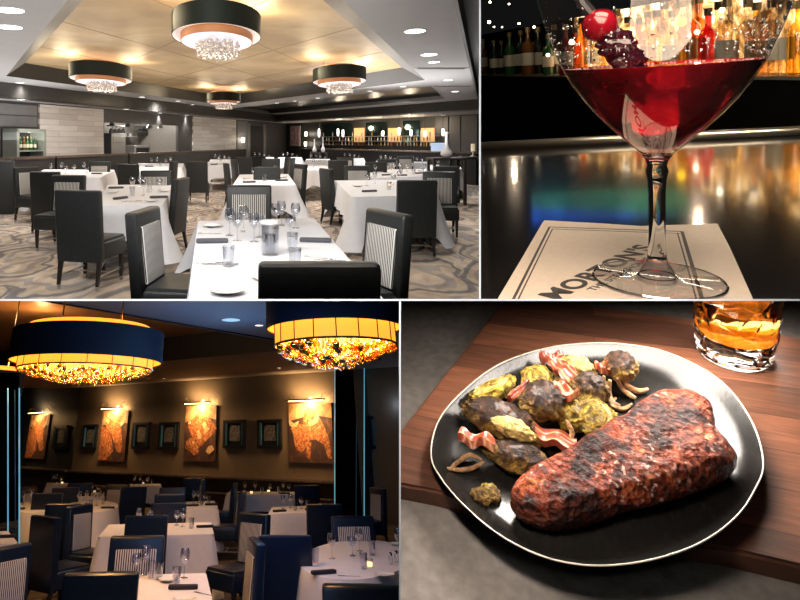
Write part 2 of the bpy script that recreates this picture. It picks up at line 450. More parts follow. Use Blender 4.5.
def scatter(P, spots, near=False):
    """spots: (kind, s, r) on the table"""
    nm = {'wine_glass': ('clear stemmed wine glass on ', 'wine glass'), 'tumbler': ('short water tumbler on ', 'glass'),
          'goblet': ('round water goblet on ', 'glass'), 'plate': ('small bread plate on ', 'plate'),
          'napkin': ('dark rolled napkin on ', 'napkin'), 'fork': ('steel fork on ', 'fork'), 'knife': ('steel table knife on ', 'knife'),
          'shaker': ('metal-capped shaker on ', 'shaker'), 'votive': ('glowing votive candle on ', 'candle')}
    gr = {'wine_glass': 'wine glasses on ', 'tumbler': 'tumblers on ', 'goblet': 'water goblets on ', 'plate': 'bread plates on ', 'napkin': 'rolled napkins on ',
          'fork': 'forks on ', 'knife': 'knives on ', 'shaker': 'shakers on ', 'votive': 'candles on '}
    cnt = {}
    for s in spots: cnt[s[0]] = cnt.get(s[0], 0)+1
    for s in spots:
        kind, a_, b_ = s[:3]; yaw = P.yaw + (math.radians(s[3]) if len(s) > 3 else 0)
        item(P.booth, kind, P(a_, b_), yaw, nm[kind][0]+P.desc, nm[kind][1], (gr[kind]+P.desc) if cnt[kind] > 1 else None, near)

# ================================================================== BRIGHT DINING ROOM
carpet = mat('swirl_carpet', (.4, .34, .27), .95)
v_ = coords(carpet, (1.0, .55, 1)); nz = ntex(carpet, v_, 1.3, 3, .5)
N, L, b = nodes(carpet); vm = N.new('ShaderNodeVectorMath'); vm.operation = 'ADD'
cmb = N.new('ShaderNodeCombineXYZ'); L.new(mathn(carpet, 'MULTIPLY', nz, 1.1), cmb.inputs[0]); L.new(mathn(carpet, 'MULTIPLY', nz, .9), cmb.inputs[1])
L.new(v_, vm.inputs[0]); L.new(cmb.outputs[0], vm.inputs[1])
vd = vtex(carpet, vm.outputs[0], 1.15, 'F1'); ring = mathn(carpet, 'FRACT', mathn(carpet, 'MULTIPLY', vd, 3.3))
c1 = ramp(carpet, ring, [(.0, (.50, .42, .31)), (.22, (.44, .37, .28)), (.27, (.16, .15, .15)), (.42, (.22, .20, .19)), (.48, (.56, .47, .36)), (.72, (.50, .42, .33)), (.76, (.30, .27, .25)), (.9, (.34, .30, .27))])
c2 = ramp(carpet, ntex(carpet, v_, 3.1, 4, .6, 1.), [(.35, (.55, .48, .42)), (.65, (1, 1, 1))])
setc(carpet, mixc(carpet, 1., mixc(carpet, .75, c1, c2, 'MULTIPLY'), (1.35, 1.35, 1.38), 'MULTIPLY'), bump=ntex(carpet, v_, 150, 2), bs=.3)
soffit_w = noisy('soffit_paint', (.50, .50, .51), .02, 3, .7)
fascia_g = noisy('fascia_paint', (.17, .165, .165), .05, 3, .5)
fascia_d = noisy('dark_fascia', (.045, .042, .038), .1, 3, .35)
gold = mat('gold_leaf_ceiling', (.55, .40, .20), .5, .2)
v_ = coords(gold); f_ = ntex(gold, v_, .55, 4, .6, .6)
setc(gold, ramp(gold, f_, [(.25, (.36, .24, .12)), (.5, (.54, .39, .21)), (.75, (.72, .55, .33))]), bump=ntex(gold, v_, 1.2, 3), bs=.12, bd=.05)
wallgrey = noisy('charcoal_wall', (.075, .072, .072), .1, 3, .45)
walldark = noisy('black_brown_wall', (.03, .028, .026), .15, 3, .4)
plankm = mat('pale_wood_planks', (.6, .55, .5), .5)
v_ = coords(plankm); bk = nodes(plankm)[0].new('ShaderNodeTexBrick'); bk.inputs['Scale'].default_value = 1
bk.inputs['Color1'].default_value = (.93, .89, .84, 1); bk.inputs['Color2'].default_value = (.70, .65, .60, 1); bk.inputs['Mortar'].default_value = (.4, .36, .33, 1)
bk.inputs['Brick Width'].default_value = 1.6; bk.inputs['Row Height'].default_value = .16; bk.inputs['Mortar Size'].default_value = .004
sx = nodes(plankm)[0].new('ShaderNodeSeparateXYZ'); cb = nodes(plankm)[0].new('ShaderNodeCombineXYZ')
nodes(plankm)[1].new(v_, sx.inputs[0]); nodes(plankm)[1].new(sx.outputs[1], cb.inputs[0]); nodes(plankm)[1].new(sx.outputs[2], cb.inputs[1]); nodes(plankm)[1].new(cb.outputs[0], bk.inputs['Vector'])
gr = ntex(plankm, coords(plankm, (1, 1, 9)), 1.5, 5)
setc(plankm, mixc(plankm, .5, bk.outputs['Color'], ramp(plankm, gr, [(.3, (.75, .72, .7)), (.7, (1, 1, 1))]), 'MULTIPLY'))
can_em = mat('downlight_lens', (1, 1, 1), .4, emis=(1, .97, .92), estr=4)
steel_w = mat('kitchen_steel', (.6, .6, .6), .3, .8)
ledge_m = noisy('brown_ledge', (.12, .085, .065), .3, 12, .2)

ZS, ZG, ZB = 2.9, 3.25, 2.5
dL = Vector(((-46-CX)/F, 1, 0)); dR = Vector(((487-CX)/F, 1, 0))
det = dR.x*dL.y - dL.x*dR.y
def solve(P):  # P = p*dR + q*dL
    return (P.x*dL.y - dL.x*P.y)/det, (dR.x*P.y - P.x*dR.y)/det
A_, B_ = TL.at(6, 76, ZS), TL.at(425, 80, ZS)
aA, aB = solve(A_), solve(B_)
N0 = Vector((0, 0, 0)) + dR*aA[0] + dL*aB[1]       # near corner of the tray
def pq(px, py, z): P = TL.at(px, py, z)-N0; return solve(P)
def W(p, q, z): r = N0 + dR*p + dL*q; return Vector((r.x, r.y, z))
pb, qa = aB[0]-aA[0], aA[1]-aB[1]
q1 = pq(0, 81.5, ZS)[1]; q2 = pq(0, 100, ZB)[1]
p1 = pq(431, 86, ZS)[0]; p2 = pq(444, 99, ZS)[0]; p3 = pq(478, 99, ZS)[0]; p4 = pq(478, 114, ZB)[0]
qs0 = pq(444, 99, ZS)[1]; qs1 = pq(277, 114.5, ZS)[1]; qr = pq(477, 99, ZS)[1]
PN = -9.0
m = MB()
def sof(pa, pb_, qa_, qb_, z=ZS, th=.12): m.slab([W(pa, qa_, z), W(pb_, qa_, z), W(pb_, qb_, z), W(pa, qb_, z)], (0, 0, 1), th)
sof(PN, 0, -8, q1); sof(0, pb, qa, q1); sof(0, pb, qr, 0); sof(pb, p1, qr, q1); sof(p1, p2, qr, qs0); sof(p1, p2, qs1, q1); sof(p2, p3, qr, q1)
struct('ceiling', 'TL', m.mesh('ceiling', soffit_w, smooth=False))
# gold tray ceiling
gA, gB = TL.at(25, 63, ZG), TL.at(402, 67.5, ZG); a1, b1 = solve(gA-N0), solve(gB-N0)
gp0, gq1, gp1, gq0 = a1[0], a1[1], b1[0], b1[1]
m = MB(); m.slab([W(gp0, gq0, ZG), W(gp1, gq0, ZG), W(gp1, gq1, ZG), W(gp0, gq1, ZG)], (0, 0, 1), .08)
struct('ceiling', 'TL', m.mesh('ceiling', gold, smooth=False))
seam = mat('gold_seam', (.30, .19, .08), .5)
m = MB()
for (xa, ya) in ((60, 65), (384, 69)):
    pass
for k in (1, 2, 3):
    t = gq0+(gq1-gq0)*k/4; m.slab([W(gp0, t-.012, ZG-.004), W(gp1, t-.012, ZG-.004), W(gp1, t+.012, ZG-.004), W(gp0, t+.012, ZG-.004)], (0, 0, 1), .006)
    t = gp0+(gp1-gp0)*k/4; m.slab([W(t-.012, gq0, ZG-.004), W(t+.012, gq0, ZG-.004), W(t+.012, gq1, ZG-.004), W(t-.012, gq1, ZG-.004)], (0, 0, 1), .006)
struct('trim_1', 'TL', m.mesh('trim', seam, smooth=False))
def fas(m, p, q, z, P_, Q_, Z_):   # sloped fascia quad between two edges
    m.slab([W(p[0], q[0], z), W(p[1], q[1], z), W(P_[1], Q_[1], Z_), W(P_[0], Q_[0], Z_)], (0, 0, 1), .03)
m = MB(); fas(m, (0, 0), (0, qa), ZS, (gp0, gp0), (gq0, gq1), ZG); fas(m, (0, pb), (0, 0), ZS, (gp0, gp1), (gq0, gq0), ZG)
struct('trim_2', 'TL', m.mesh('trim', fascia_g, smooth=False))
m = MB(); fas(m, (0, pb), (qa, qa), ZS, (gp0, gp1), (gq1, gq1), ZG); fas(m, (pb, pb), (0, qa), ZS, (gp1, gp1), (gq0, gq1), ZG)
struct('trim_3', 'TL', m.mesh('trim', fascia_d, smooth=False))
# second, dark recess
m = MB(); Z2 = 3.12
m.slab([W(p1, qs0, Z2), W(p2, qs0, Z2), W(p2, qs1, Z2), W(p1, qs1, Z2)], (0, 0, 1), .05)
m.slab([W(p1, qs0, ZS), W(p2, qs0, ZS), W(p2, qs0, Z2), W(p1, qs0, Z2)], dL.normalized()*-1, .03)
m.slab([W(p1, qs1, ZS), W(p2, qs1, ZS), W(p2, qs1, Z2), W(p1, qs1, Z2)], dL.normalized(), .03)
m.slab([W(p2, qs0, ZS), W(p2, qs1, ZS), W(p2, qs1, Z2), W(p2, qs0, Z2)], dR.normalized(), .03)
struct('trim_4', 'TL', m.mesh('trim', fascia_d, smooth=False))
# dropped beams along both back walls
m = MB()
m.slab([W(PN, q1, ZB), W(p3, q1, ZB), W(p3, q1, ZS+.1), W(PN, q1, ZS+.1)], dL.normalized(), .05)
m.slab([W(p3, qr-.5, ZB), W(p3, q1, ZB), W(p3, q1, ZS+.1), W(p3, qr-.5, ZS+.1)], dR.normalized(), .05)
struct('trim_5', 'TL', m.mesh('trim', fascia_d, smooth=False))
m = MB()
m.slab([W(PN, q1, ZB), W(p4, q1, ZB), W(p4, q2, ZB), W(PN, q2, ZB)], (0, 0, 1), .05)
m.slab([W(p3, qr-.5, ZB+.001), W(p4, qr-.5, ZB+.001), W(p4, q1, ZB+.001), W(p3, q1, ZB+.001)], (0, 0, 1), .05)
struct('trim_6', 'TL', m.mesh('trim', soffit_w, smooth=False))
# right side wall
m = MB(); m.slab([W(-4, qr, ZS), W(p4, qr, ZS), W(p4, qr, ZS+.35), W(-4, qr, ZS+.35)], dL.normalized()*-1, .06)
struct('trim_10', 'TL', m.mesh('trim', fascia_g, smooth=False))
m = MB(); m.slab([W(-4, qr, ZS+.3), W(p4, qr, ZS+.3), W(p4, qr-6, ZS+.3), W(-4, qr-6, ZS+.3)], (0, 0, 1), .06)
struct('ceiling', 'TL', m.mesh('ceiling', soffit_w, smooth=False))
# walls
nL = Vector((dR.y, -dR.x, 0)).normalized()      # towards the room from the left wall
if nL.dot(W(0, 0, 0)-W(0, q2, 0)) < 0: nL = -nL
nR = Vector((dL.y, -dL.x, 0)).normalized()
if nR.dot(W(0, 0, 0)-W(p4, 0, 0)) < 0: nR = -nR
PL0, PR0 = W(0, q2, 0), W(p4, 0, 0)
def onL(px, py, off=0.): return TL.on(px, py, PL0+nL*off, nL)
def onR(px, py, off=0.): return TL.on(px, py, PR0+nR*off, nR)
def wallquad(on, x0, x1, z0, z1, off=0.):
    a_ = on(x0, 140, off); b_ = on(x1, 140, off)
    return [Vector((a_.x, a_.y, z0)), Vector((b_.x, b_.y, z0)), Vector((b_.x, b_.y, z1)), Vector((a_.x, a_.y, z1))]
def zat(on, px, py, off=0.): return on(px, py, off).z
xc = (lambda P: CX+F*P.x/P.y)(W(p4, q2, 0))     # room corner column
m = MB()
zo = zat(onL, 140, 124)
for (x0, x1, z0, z1) in ((-60, 104, 0, ZB+.1), (104, 178, 0, .95), (104, 178, zo, ZB+.1), (178, xc, 0, ZB+.1)):
    m.slab(wallquad(onL, x0, x1, z0, z1), -nL, .1)
struct('wall_left', 'TL', m.mesh('wall', wallgrey, smooth=False))
m = MB(); m.slab(wallquad(onR, xc, 500, 0, ZB+.1), -nR, .1); struct('wall_back', 'TL', m.mesh('wall', walldark, smooth=False))
# floor
m = MB(); m.slab([(-16, .5, 0), (30, .5, 0), (30, 62, 0), (-16, 62, 0)], (0, 0, -1), .1)
struct('floor', 'TL', m.mesh('floor', carpet, smooth=False))
# pale plank wall panels
def wpanel(on, nrm, x0, x1, z0, z1, mt, label, cat='wall panel', th=.06, name='wall_panel', off=0.):
    q = wallquad(on, x0, x1, z0, z1, off); o_ = q[0].copy(); m = MB()
    X = (q[1]-q[0]).normalized(); 
    Mx = Matrix(((nrm.x, X.x, 0, o_.x), (nrm.y, X.y, 0, o_.y), (0, 0, 1, 0), (0, 0, 0, 1)))
    Lx = (q[1]-q[0]).length
    m.box(0, th, 0, Lx, z0, z1)
    return single(name, 'TL', m.mesh(name, mt, smooth=False), Mx, label, cat)
wpanel(onL, nL, 38, 102, 0, 2.47, plankm, 'tall pale plank-clad wall panel beside the wine fridge')
wpanel(onL, nL, 192, 235, 0, 2.47, plankm, 'pale plank-clad wall panel right of the open kitchen')
# kitchen behind the opening
kw = noisy('kitchen_tile', (.30, .28, .26), .08, 20, .4)
m = MB(); m.slab(wallquad(onL, 96, 186, 0, 2.6, -2.2), -nL, .08)
for xx in (102, 179):
    a_ = onL(xx, 140, -.1); b_ = onL(xx, 140, -.1)-nL*2.1; m.slab([Vector((a_.x, a_.y, 0)), Vector((b_.x, b_.y, 0)), Vector((b_.x, b_.y, 2.6)), Vector((a_.x, a_.y, 2.6))], dR.normalized()*(-1 if xx < 150 else 1), .06)
struct('wall_kitchen', 'TL', m.mesh('wall', kw, smooth=False))
a_ = onL(140, 135, -1.0); point('kitchen_lamp', I4, (a_.x, a_.y, 2.2), 90, (1, .93, .82), .2)
def wbox(on, nrm, px, w_, z0, z1, dep, off):
    """axis box standing parallel to a wall"""
    c_ = on(px, 140, off); X = Vector((nrm.y, -nrm.x, 0))
    return Matrix(((X.x, nrm.x, 0, c_.x), (X.y, nrm.y, 0, c_.y), (0, 0, 1, 0), (0, 0, 0, 1)))
blk = mat('oven_black', (.02, .02, .022), .25)
for k, (px, w_, z0, z1, lab) in enumerate(((112, .9, 0, 1.75, 'tall steel kitchen cabinet at the near end of the pass'), (136, 1.1, 0, 1.3, 'steel kitchen oven under the hood near the middle of the pass'), (154, 1.1, 0, 1.3, 'steel kitchen oven at the far end of the pass'))):
    M = wbox(onL, nL, px, w_, z0, z1, .6, -1.7)
    t = thing('kitchen_cabinet' if k == 0 else 'kitchen_oven', 'TL', M, lab, 'kitchen unit')
    m = MB(); m.rbox(-w_/2, w_/2, -.3, .3, 0, z1, .02, 1); link('body', m.mesh('body', steel_w), None, t)
    m = MB(); m.rbox(-w_*.42, w_*.42, .3, .32, z1-.34, z1-.1, .01, 1); link('door', m.mesh('door', blk if k else steel_w), None, t)
for k, px in enumerate((124, 148, 168)):
    M = wbox(onL, nL, px, 1.3, 0, 0, .4, -1.9)
    t = thing('steel_shelf', 'TL', M, ('steel shelf of pans at the kitchen wall, nearest', 'steel shelf of pans at the kitchen wall, middle', 'steel shelf of pans at the kitchen wall, farthest')[k], 'shelf')
    m = MB(); m.box(-.6, .6, -.2, .2, 1.62, 1.66); link('shelf_board', m.mesh('shelf_board', steel_w), None, t)
    for j in range(3):
        m = MB().lathe([(0, 0), (.10, 0), (.12, .12), (.11, .12), (.09, .01), (0, .01)], 12, Matrix.Translation((-.4+j*.4, 0, 1.665)))
        single('cooking_pot', 'TL', m.mesh('cooking_pot', steel_w), M, 'steel pot on the kitchen shelves behind the pass', 'pot', 'pots on the kitchen shelves')
for k, (px, lab) in enumerate(((118, 'black pan rack hanging in the kitchen, nearest'), (145, 'black pan rack hanging in the kitchen, middle'), (170, 'black pan rack hanging in the kitchen, farthest'))):
    M = wbox(onL, nL, px, 1, 0, 0, .4, -1.5); t = thing('pan_rack', 'TL', M, lab, 'rack')
    m = MB(); m.box(-.5, .5, -.15, .15, 2.0, 2.04); link('rack_bar', m.mesh('rack_bar', blk), None, t)
    for j in range(4):
        m = MB().lathe([(0, 0), (.11, 0), (.13, .05), (.12, .05), (.10, .01), (0, .01)], 12, Matrix.Translation((-.38+.25*j, 0, 1.80)) @ Matrix.Rotation(PI/2, 4, 'X')); m.box(-.385+.25*j, -.375+.25*j, -.01, .01, 1.88, 2.0); link('hanging_pan', m.mesh('hanging_pan', blk), None, t)
# steel pass shelf and heat lamps
for k, px in enumerate((112, 128, 150, 160)):
    c_ = onL(px, 130, -.3); m = MB().lathe([(.02, .5), (.02, .16), (.05, .14), (.12, 0), (.11, 0), (.04, .12), (0, .12)], 14)
    t = single('heat_lamp', 'TL', m.mesh('heat_lamp', steel_w), Matrix.Translation((c_.x, c_.y, 1.95)), 'silver heat lamp hanging over the kitchen pass', 'lamp', 'heat lamps over the pass')
# wine fridge
M = None
q = wallquad(onL, 1, 31, zat(onL, 16, 160), zat(onL, 16, 129)); X = (q[1]-q[0]).normalized(); Lx = (q[1]-q[0]).length
M = Matrix(((X.x, nL.x, 0, q[0].x), (X.y, nL.y, 0, q[0].y), (0, 0, 1, 0), (0, 0, 0, 1)))
zf0, zf1 = .55, q[2].z
t = thing('wine_fridge', 'TL', M, 'glass-fronted wine fridge with pale frame and green bottles inside', 'fridge')
fridge_f = mat('fridge_frame', (.35, .38, .34), .35, .4)
m = MB(); m.box(0, Lx, .01, .05, zf0, zf1); link('body', m.mesh('body', blk, smooth=False), None, t)
m = MB()
m.box(0, .09, .05, .5, zf0, zf1); m.box(Lx-.09, Lx, .05, .5, zf0, zf1); m.box(0, Lx, .05, .5, zf1-.09, zf1); m.box(0, Lx, .05, .5, zf0, zf0+.08)
link('frame', m.mesh('frame', fridge_f, smooth=False), None, t)
shz = (zf1-.55, zf1-1.12)
for z in shz: m = MB(); m.box(.09, Lx-.09, .06, .46, z-.03, z); link('shelf', m.mesh('shelf', fridge_f, smooth=False), None, t)
point('wine_fridge_light', I4, tuple(M @ Vector((Lx/2, .42, zf1-.14))), 7, (1, .95, .8), .03)
def bottle_prof(h_=.3, r=.038, neck=.35):
    return [(0, 0), (r, 0), (r*1.02, .01), (r*1.02, h_*(.92-neck)), (r*.9, h_*(1-neck)), (r*.36, h_*(1.08-neck)), (r*.34, h_*.97), (r*.4, h_*.975), (r*.4, h_), (0, h_)]
bot_cols = {'green': (.02, .09, .03), 'brown': (.16, .06, .015), 'clear': (.55, .52, .45), 'amber': (.55, .25, .04), 'dark': (.015, .02, .015), 'red': (.25, .02, .02), 'gold': (.7, .5, .15), 'white': (.75, .72, .68)}
BOT = {}
for k, c_ in bot_cols.items():
    mt = mat('bottle_'+k, c_, .12, coat=.5, trans=.0)
    BOT[k] = MB().lathe(bottle_prof(), 12).mesh('bottle_body', mt)
LABM = mat('bottle_label', (.72, .68, .56), .6); CAPM = mat('bottle_cap', (.3, .22, .1), .4, .5)
LABME = MB().lathe([(.0395, .06), (.0398, .06), (.0398, .14), (.0395, .14)], 12).mesh('bottle_label', LABM)
CAPME = MB().lathe([(.0148, .27), (.0158, .27), (.0158, .303), (0, .303)], 10).mesh('bottle_cap', CAPM)
def bottle(booth, kind, M, label, group, parts=False, sc_=1.):
    if parts:
        t = thing('bottle', booth, M @ Matrix.Scale(sc_, 4), label, 'bottle', group)
        link('bottle_body', BOT[kind], None, t); link('paper_label', LABME, None, t); link('bottle_cap', CAPME, None, t); return t
    return single('bottle', booth, BOT[kind], M @ Matrix.Scale(sc_, 4), label, 'bottle', group)
for j, z in enumerate(shz):
    for k in range(6):
        bottle('TL', rnd.choice(['green', 'green', 'dark', 'brown']), M @ Matrix.Translation((.2+(Lx-.4)*k/5, .3, z)) @ Matrix.Scale(1.15, 4),
               ('wine bottle on the upper shelf of the fridge', 'wine bottle on the lower shelf of the fridge')[j], ('bottles on the upper fridge shelf', 'bottles on the lower fridge shelf')[j], True)
# lockers above the fridge
lock = noisy('grey_locker', (.20, .20, .21), .05, 3, .35)
for k in range(3):
    z0 = zf1+.06+k*.30
    if z0+.27 < 2.48: wpanel(onL, nL, -12, 36, z0, z0+.28, lock, ('grey horizontal cabinet front just above the wine fridge', 'grey horizontal cabinet front, middle of three above the fridge', 'grey horizontal cabinet front under the dark beam')[k], 'cabinet', .04, 'cabinet_front')
# low booth partition in front of the left wall, with polished ledge
for k, (x0, x1, lab) in enumerate(((-30, 55, 'near length of dark booth back along the pale panel'), (57, 128, 'middle length of dark booth back below the kitchen'), (130, 246, 'far length of dark booth back below the second pale panel'))):
    t = thing('booth_partition', 'TL', I4, lab, 'booth')
    q = wallquad(onL, x0, x1, 0, 1.03, .9); m = MB(); m.slab(q, -nL, .18); link('panel', m.mesh('panel', walldark, smooth=False), None, t)
    q = wallquad(onL, x0, x1, 1.03, 1.09, .96); m = MB(); m.slab(q, -nL, .3); l_ = link('ledge', m.mesh('ledge', ledge_m, smooth=False), None, t); l_['label'] = 'polished brown ledge'
# near dark booth end at the left edge
t = thing('booth_seat', 'TL', TL.M @ Matrix.Translation(TL.at(8, 214, 0)) @ Matrix.Rotation(.2, 4, 'Z'), 'dark leather booth seat cut by the left edge beside the first table', 'booth')
m = MB(); m.rbox(-.9, .12, -.1, .1, 0, 1.08, .03, 2); link('backrest', m.mesh('backrest', leather), None, t)
m = MB(); m.rbox(-.9, .0, .1, .7, .1, .46, .04, 2); link('seat', m.mesh('seat', leather), None, t)

# -------- downlights
def can(px, py, z, r=.09, spow=0, lab='round recessed downlight in the white soffit', grp='recessed downlights in the bright room', sy=1.):
    p = TL.at(px, py, z); t = thing('recessed_downlight', 'TL', Matrix.Translation((p.x, p.y, z)), lab, 'light', grp)
    m = MB().lathe([(r, -.006), (r*1.12, -.008), (r*1.15, 0), (r, 0)], 20, sy=sy); link('trim_ring', m.mesh('trim_ring', soffit_w), None, t)
    m = MB().disc(r, -.004, 20, sy=sy); link('lens', m.mesh('lens', can_em), None, t)
    if spow: spot('downlight_beam', I4, (p.x, p.y, z-.03), (p.x, p.y, 0), spow, (1, .95, .88), 80, .7, .06)
for (x, y, s_) in ((20, 82.5, 0), (142, 97, 60), (178, 101, 0), (192, 104.5, 0)): can(x, y, ZS, .10, s_)
for (x, y, s_) in ((415, 31, 60), (429, 54.5, 0), (434, 62, 0), (448, 80, 0), (455, 91.5, 0)): can(x, y, ZS, .10 if y > 60 else .13, s_, 'bright round downlight in the soffit along the right wall', 'downlights along the right soffit', 1.3)
for (x, y) in ((277, 103), (295, 101), (318, 98), (370, 91), (403, 86.5)): can(x, y, ZS, .08, 0, 'small downlight in the strip between the ceiling recesses', 'downlights between the recesses')
for (x, y) in ((21, 99.5), (126, 109.2), (160, 113), (187, 115.2)): can(x, y, ZB, .10, 110, 'small downlight under the dark beam along the planked wall', 'downlights under the left beam')
for (x, y) in ((284, 122), (337, 121.5), (380, 119), (411, 117.4), (431, 117), (443, 115.2)): can(x, y, ZB, .10, 12, 'small downlight under the dark beam before the bar', 'downlights before the bar')
can(9, 10, ZS, .16, 60, 'large round recessed light at the top left corner', None); can(9, 27, ZS, .16, 0, 'large round recessed light below the corner light', None)  # both are glowing downlights in the soffit
vent_m = mat('vent_slot', (.12, .12, .12), .6)
for k, (x, y) in enumerate(((441, 68), (452, 86))):
    p = TL.at(x, y, ZS); t = thing('ceiling_vent', 'TL', Matrix.Translation((p.x, p.y, ZS)), ('slotted ceiling vent beside the nearer right downlights', 'slotted ceiling vent nearest the bar')[k], 'vent')
    m = MB(); m.box(-.5, .5, -.12, .12, -.01, 0); link('frame', m.mesh('frame', soffit_w), None, t)
    for j in (-1, 0, 1): m = MB(); m.box(-.46, .46, j*.07-.02, j*.07+.02, -.014, -.01); link('slot', m.mesh('slot', vent_m), None, t)

# -------- chandeliers
shade_d = noisy('black_green_shade', (.008, .014, .008), .2, 60, .7)
shade_in = mat('shade_lining', (.85, .8, .8), .6, emis=(1, .88, .82), estr=.35)
shade_am = mat('amber_ring', (.42, .18, .07), .6, emis=(1, .36, .11), estr=.10)
diff_m = mat('white_diffuser', (.8, .78, .85), .5, emis=(.90, .86, 1.0), estr=.42)
crystal = mat('crystal_bead', (.75, .68, .6), .12, .6, coat=.3)
def chandelier(px0, px1, py, z, label, sy=1.8):
    a_, b_ = TL.at(px0, py, z), TL.at(px1, py, z); R = (b_-a_).length/2; c_ = (a_+b_)/2; s_ = R/.58
    t = thing('chandelier', 'TL', Matrix.Translation((c_.x, c_.y, z)), label, 'chandelier', None)
    hh = .27*s_
    k = 48
    m = MB().lathe([(R*.985, 0), (R, 0), (R, hh), (R*.985, hh), (R*.985, 0)], k, sy=sy); link('drum_shade', m.mesh('drum_shade', shade_d, 50), None, t)
    m = MB().lathe([(R*.983, .005), (R*.983, hh-.01)], k, sy=sy); m.lathe([(R*.983, .02), (R*.8, .03)], k, sy=sy); link('shade_lining', m.mesh('shade_lining', shade_in), None, t)
    m = MB().lathe([(R*.80, -.065), (R*.81, -.065), (R*.81, .03), (R*.80, .03)], k, sy=sy); link('amber_ring', m.mesh('amber_ring', shade_am), None, t)
    m = MB().disc(R*.79, -.06, k, sy=sy); link('diffuser', m.mesh('diffuser', diff_m), None, t)
    m = MB().lathe([(R*.75, hh-.02), (R*.76, hh-.02), (R*.76, hh+.05), (R*.75, hh+.05)], k, sy=sy); link('upper_ring', m.mesh('upper_ring', shade_am), None, t)
    m = MB(); rg = random.Random(3)
    for i in range(8):
        for j in range(8):
            x, y = (i-3.5)/3.5*R*.46, (j-3.5)/3.5*R*.46
            if x*x+y*y > (R*.47)**2: continue
            ln = .12+.02*rg.random()
            for q in range(4): m.ball((x+rg.uniform(-.02, .02), (y+rg.uniform(-.02, .02))*sy, -.085-ln*(q+rg.uniform(-.3, .3))/3.), .024*s_, 8, 6)
    o = link('crystal_beads', m.mesh('crystal_beads', crystal), None, t); o['kind'] = 'stuff'
    for x in (-R*.5, R*.5): m = MB(); m.tube([(x, 0, hh), (x, 0, ZG-z)], .008, 6); link('ceiling_rod', m.mesh('ceiling_rod', metal_tip), None, t)
    for q in (-1.0, 1.0): point('chandelier_uplight', I4, (c_.x+q*R*.9, c_.y+(.5 if q > 0 else -.5), z+hh*.6), 40, (1, .80, .52), .3)
    point('chandelier_downlight', I4, (c_.x, c_.y, z-.55), 12, (1, .9, .78), .1)
chandelier(173, 261, 38, 2.8, 'largest dark drum chandelier with crystal cluster, cut by the top of the view')
chandelier(73, 130, 80, 2.8, 'dark drum chandelier hanging near the left edge of the gold ceiling')
chandelier(313, 365, 82, 2.8, 'dark drum chandelier hanging near the right edge of the gold ceiling')
chandelier(206.5, 240.5, 102, 2.8, 'smallest, farthest dark drum chandelier below the back corner of the gold ceiling')

# -------- bar along the back wall
bar_am = mat('amber_backlit_niche', (.5, .3, .12), .5, emis=(1, .55, .22), estr=.8)
t = thing('back_bar', 'TL', I4, 'long dark back bar with lit amber niches and bottle shelf', 'bar')
for (x0, x1) in ((354, 364), (388, 401), (421, 434)):
    m = MB(); m.slab(wallquad(onR, x0, x1, zat(onR, (x0+x1)/2, 142, .05), zat(onR, (x0+x1)/2, 128, .05), .05), -nR, .04); link('lit_niche', m.mesh('lit_niche', bar_am, smooth=False), None, t)
zsh = zat(onR, 390, 146, .5)
m = MB(); m.slab(wallquad(onR, 320, 436, 0, zsh, .7), -nR, .6); link('counter', m.mesh('counter', blk, smooth=False), None, t)
green_m = mat('dark_mirror', (.05, .09, .08), .1, .8)
for (x0, x1) in ((322, 352), (366, 386), (403, 419)): m = MB(); m.slab(wallquad(onR, x0, x1, 1.3, 2.35, .05), -nR, .03); link('mirror', m.mesh('mirror', green_m, smooth=False), None, t)
for k in range(3):
    zz = zsh+.02+.22*k
    if k: m = MB(); m.slab(wallquad(onR, 322, 435, zz-.03, zz-.01, .42), -nR, .25); link('shelf', m.mesh('shelf', steel_w, smooth=False), None, t)
for k in range(3):
    for j in range(34):
        px = 323+j*3.25+rnd.uniform(-.5, .5); p = onR(px, 140, .3)
        if k == 2 and j % 3: continue
        bottle('TL', rnd.choice(['clear', 'amber', 'white', 'brown', 'gold', 'clear', 'red', 'white']), Matrix.Translation((p.x, p.y, zsh+.02+.22*k)) @ Matrix.Scale(.72, 4),
               ('small bottle standing on the lowest shelf of the back bar', 'small bottle standing on the middle shelf of the back bar', 'small bottle standing on the top shelf of the back bar')[k], ('bottles on the lowest back bar shelf', 'bottles on the middle back bar shelf', 'bottles on the top back bar shelf')[k])
for px in (340, 375, 410): p = onR(px, 140, 1.0); point('bar_shelf_light', I4, (p.x, p.y, 2.1), 45, (1, .8, .55), .1)
m = MB(); m.slab(wallquad(onR, 300, 476, 0, 1.05, 2.6), -nR, .5); 
t = thing('bar_counter', 'TL', I4, 'long black bar counter in front of the bottle shelves', 'bar'); link('front', m.mesh('front', blk, smooth=False), None, t)
m = MB(); m.slab(wallquad(onR, 300, 476, 1.05, 1.1, 2.7), -nR, .75); link('countertop', m.mesh('countertop', ledge_m, smooth=False), None, t)
pend = mat('pendant_glow', (1, 1, 1), .4, emis=(1, .95, .9), estr=6)
for (x, y0, y1) in ((319, 129, 137), (338, 129, 136), (343, 130, 137), (383, 131, 136), (399, 128, 135), (411, 130, 136), (425, 131, 137), (443, 129, 136)):
    p0 = onR(x, y0, 2.4); p1 = onR(x, y1, 2.4)
    t = thing('bar_pendant', 'TL', Matrix.Translation((p0.x, p0.y, p1.z)), 'small glowing glass pendant hanging over the bar', 'lamp', 'pendants over the bar')
    m = MB().lathe([(0, 0), (.035, .02), (.045, .16), (.04, p0.z-p1.z), (0, p0.z-p1.z)], 12); link('shade', m.mesh('shade', pend), None, t)
    m = MB(); m.tube([(0, 0, p0.z-p1.z), (0, 0, ZB-p1.z+.02)], .008, 5); link('cord', m.mesh('cord', blk), None, t)
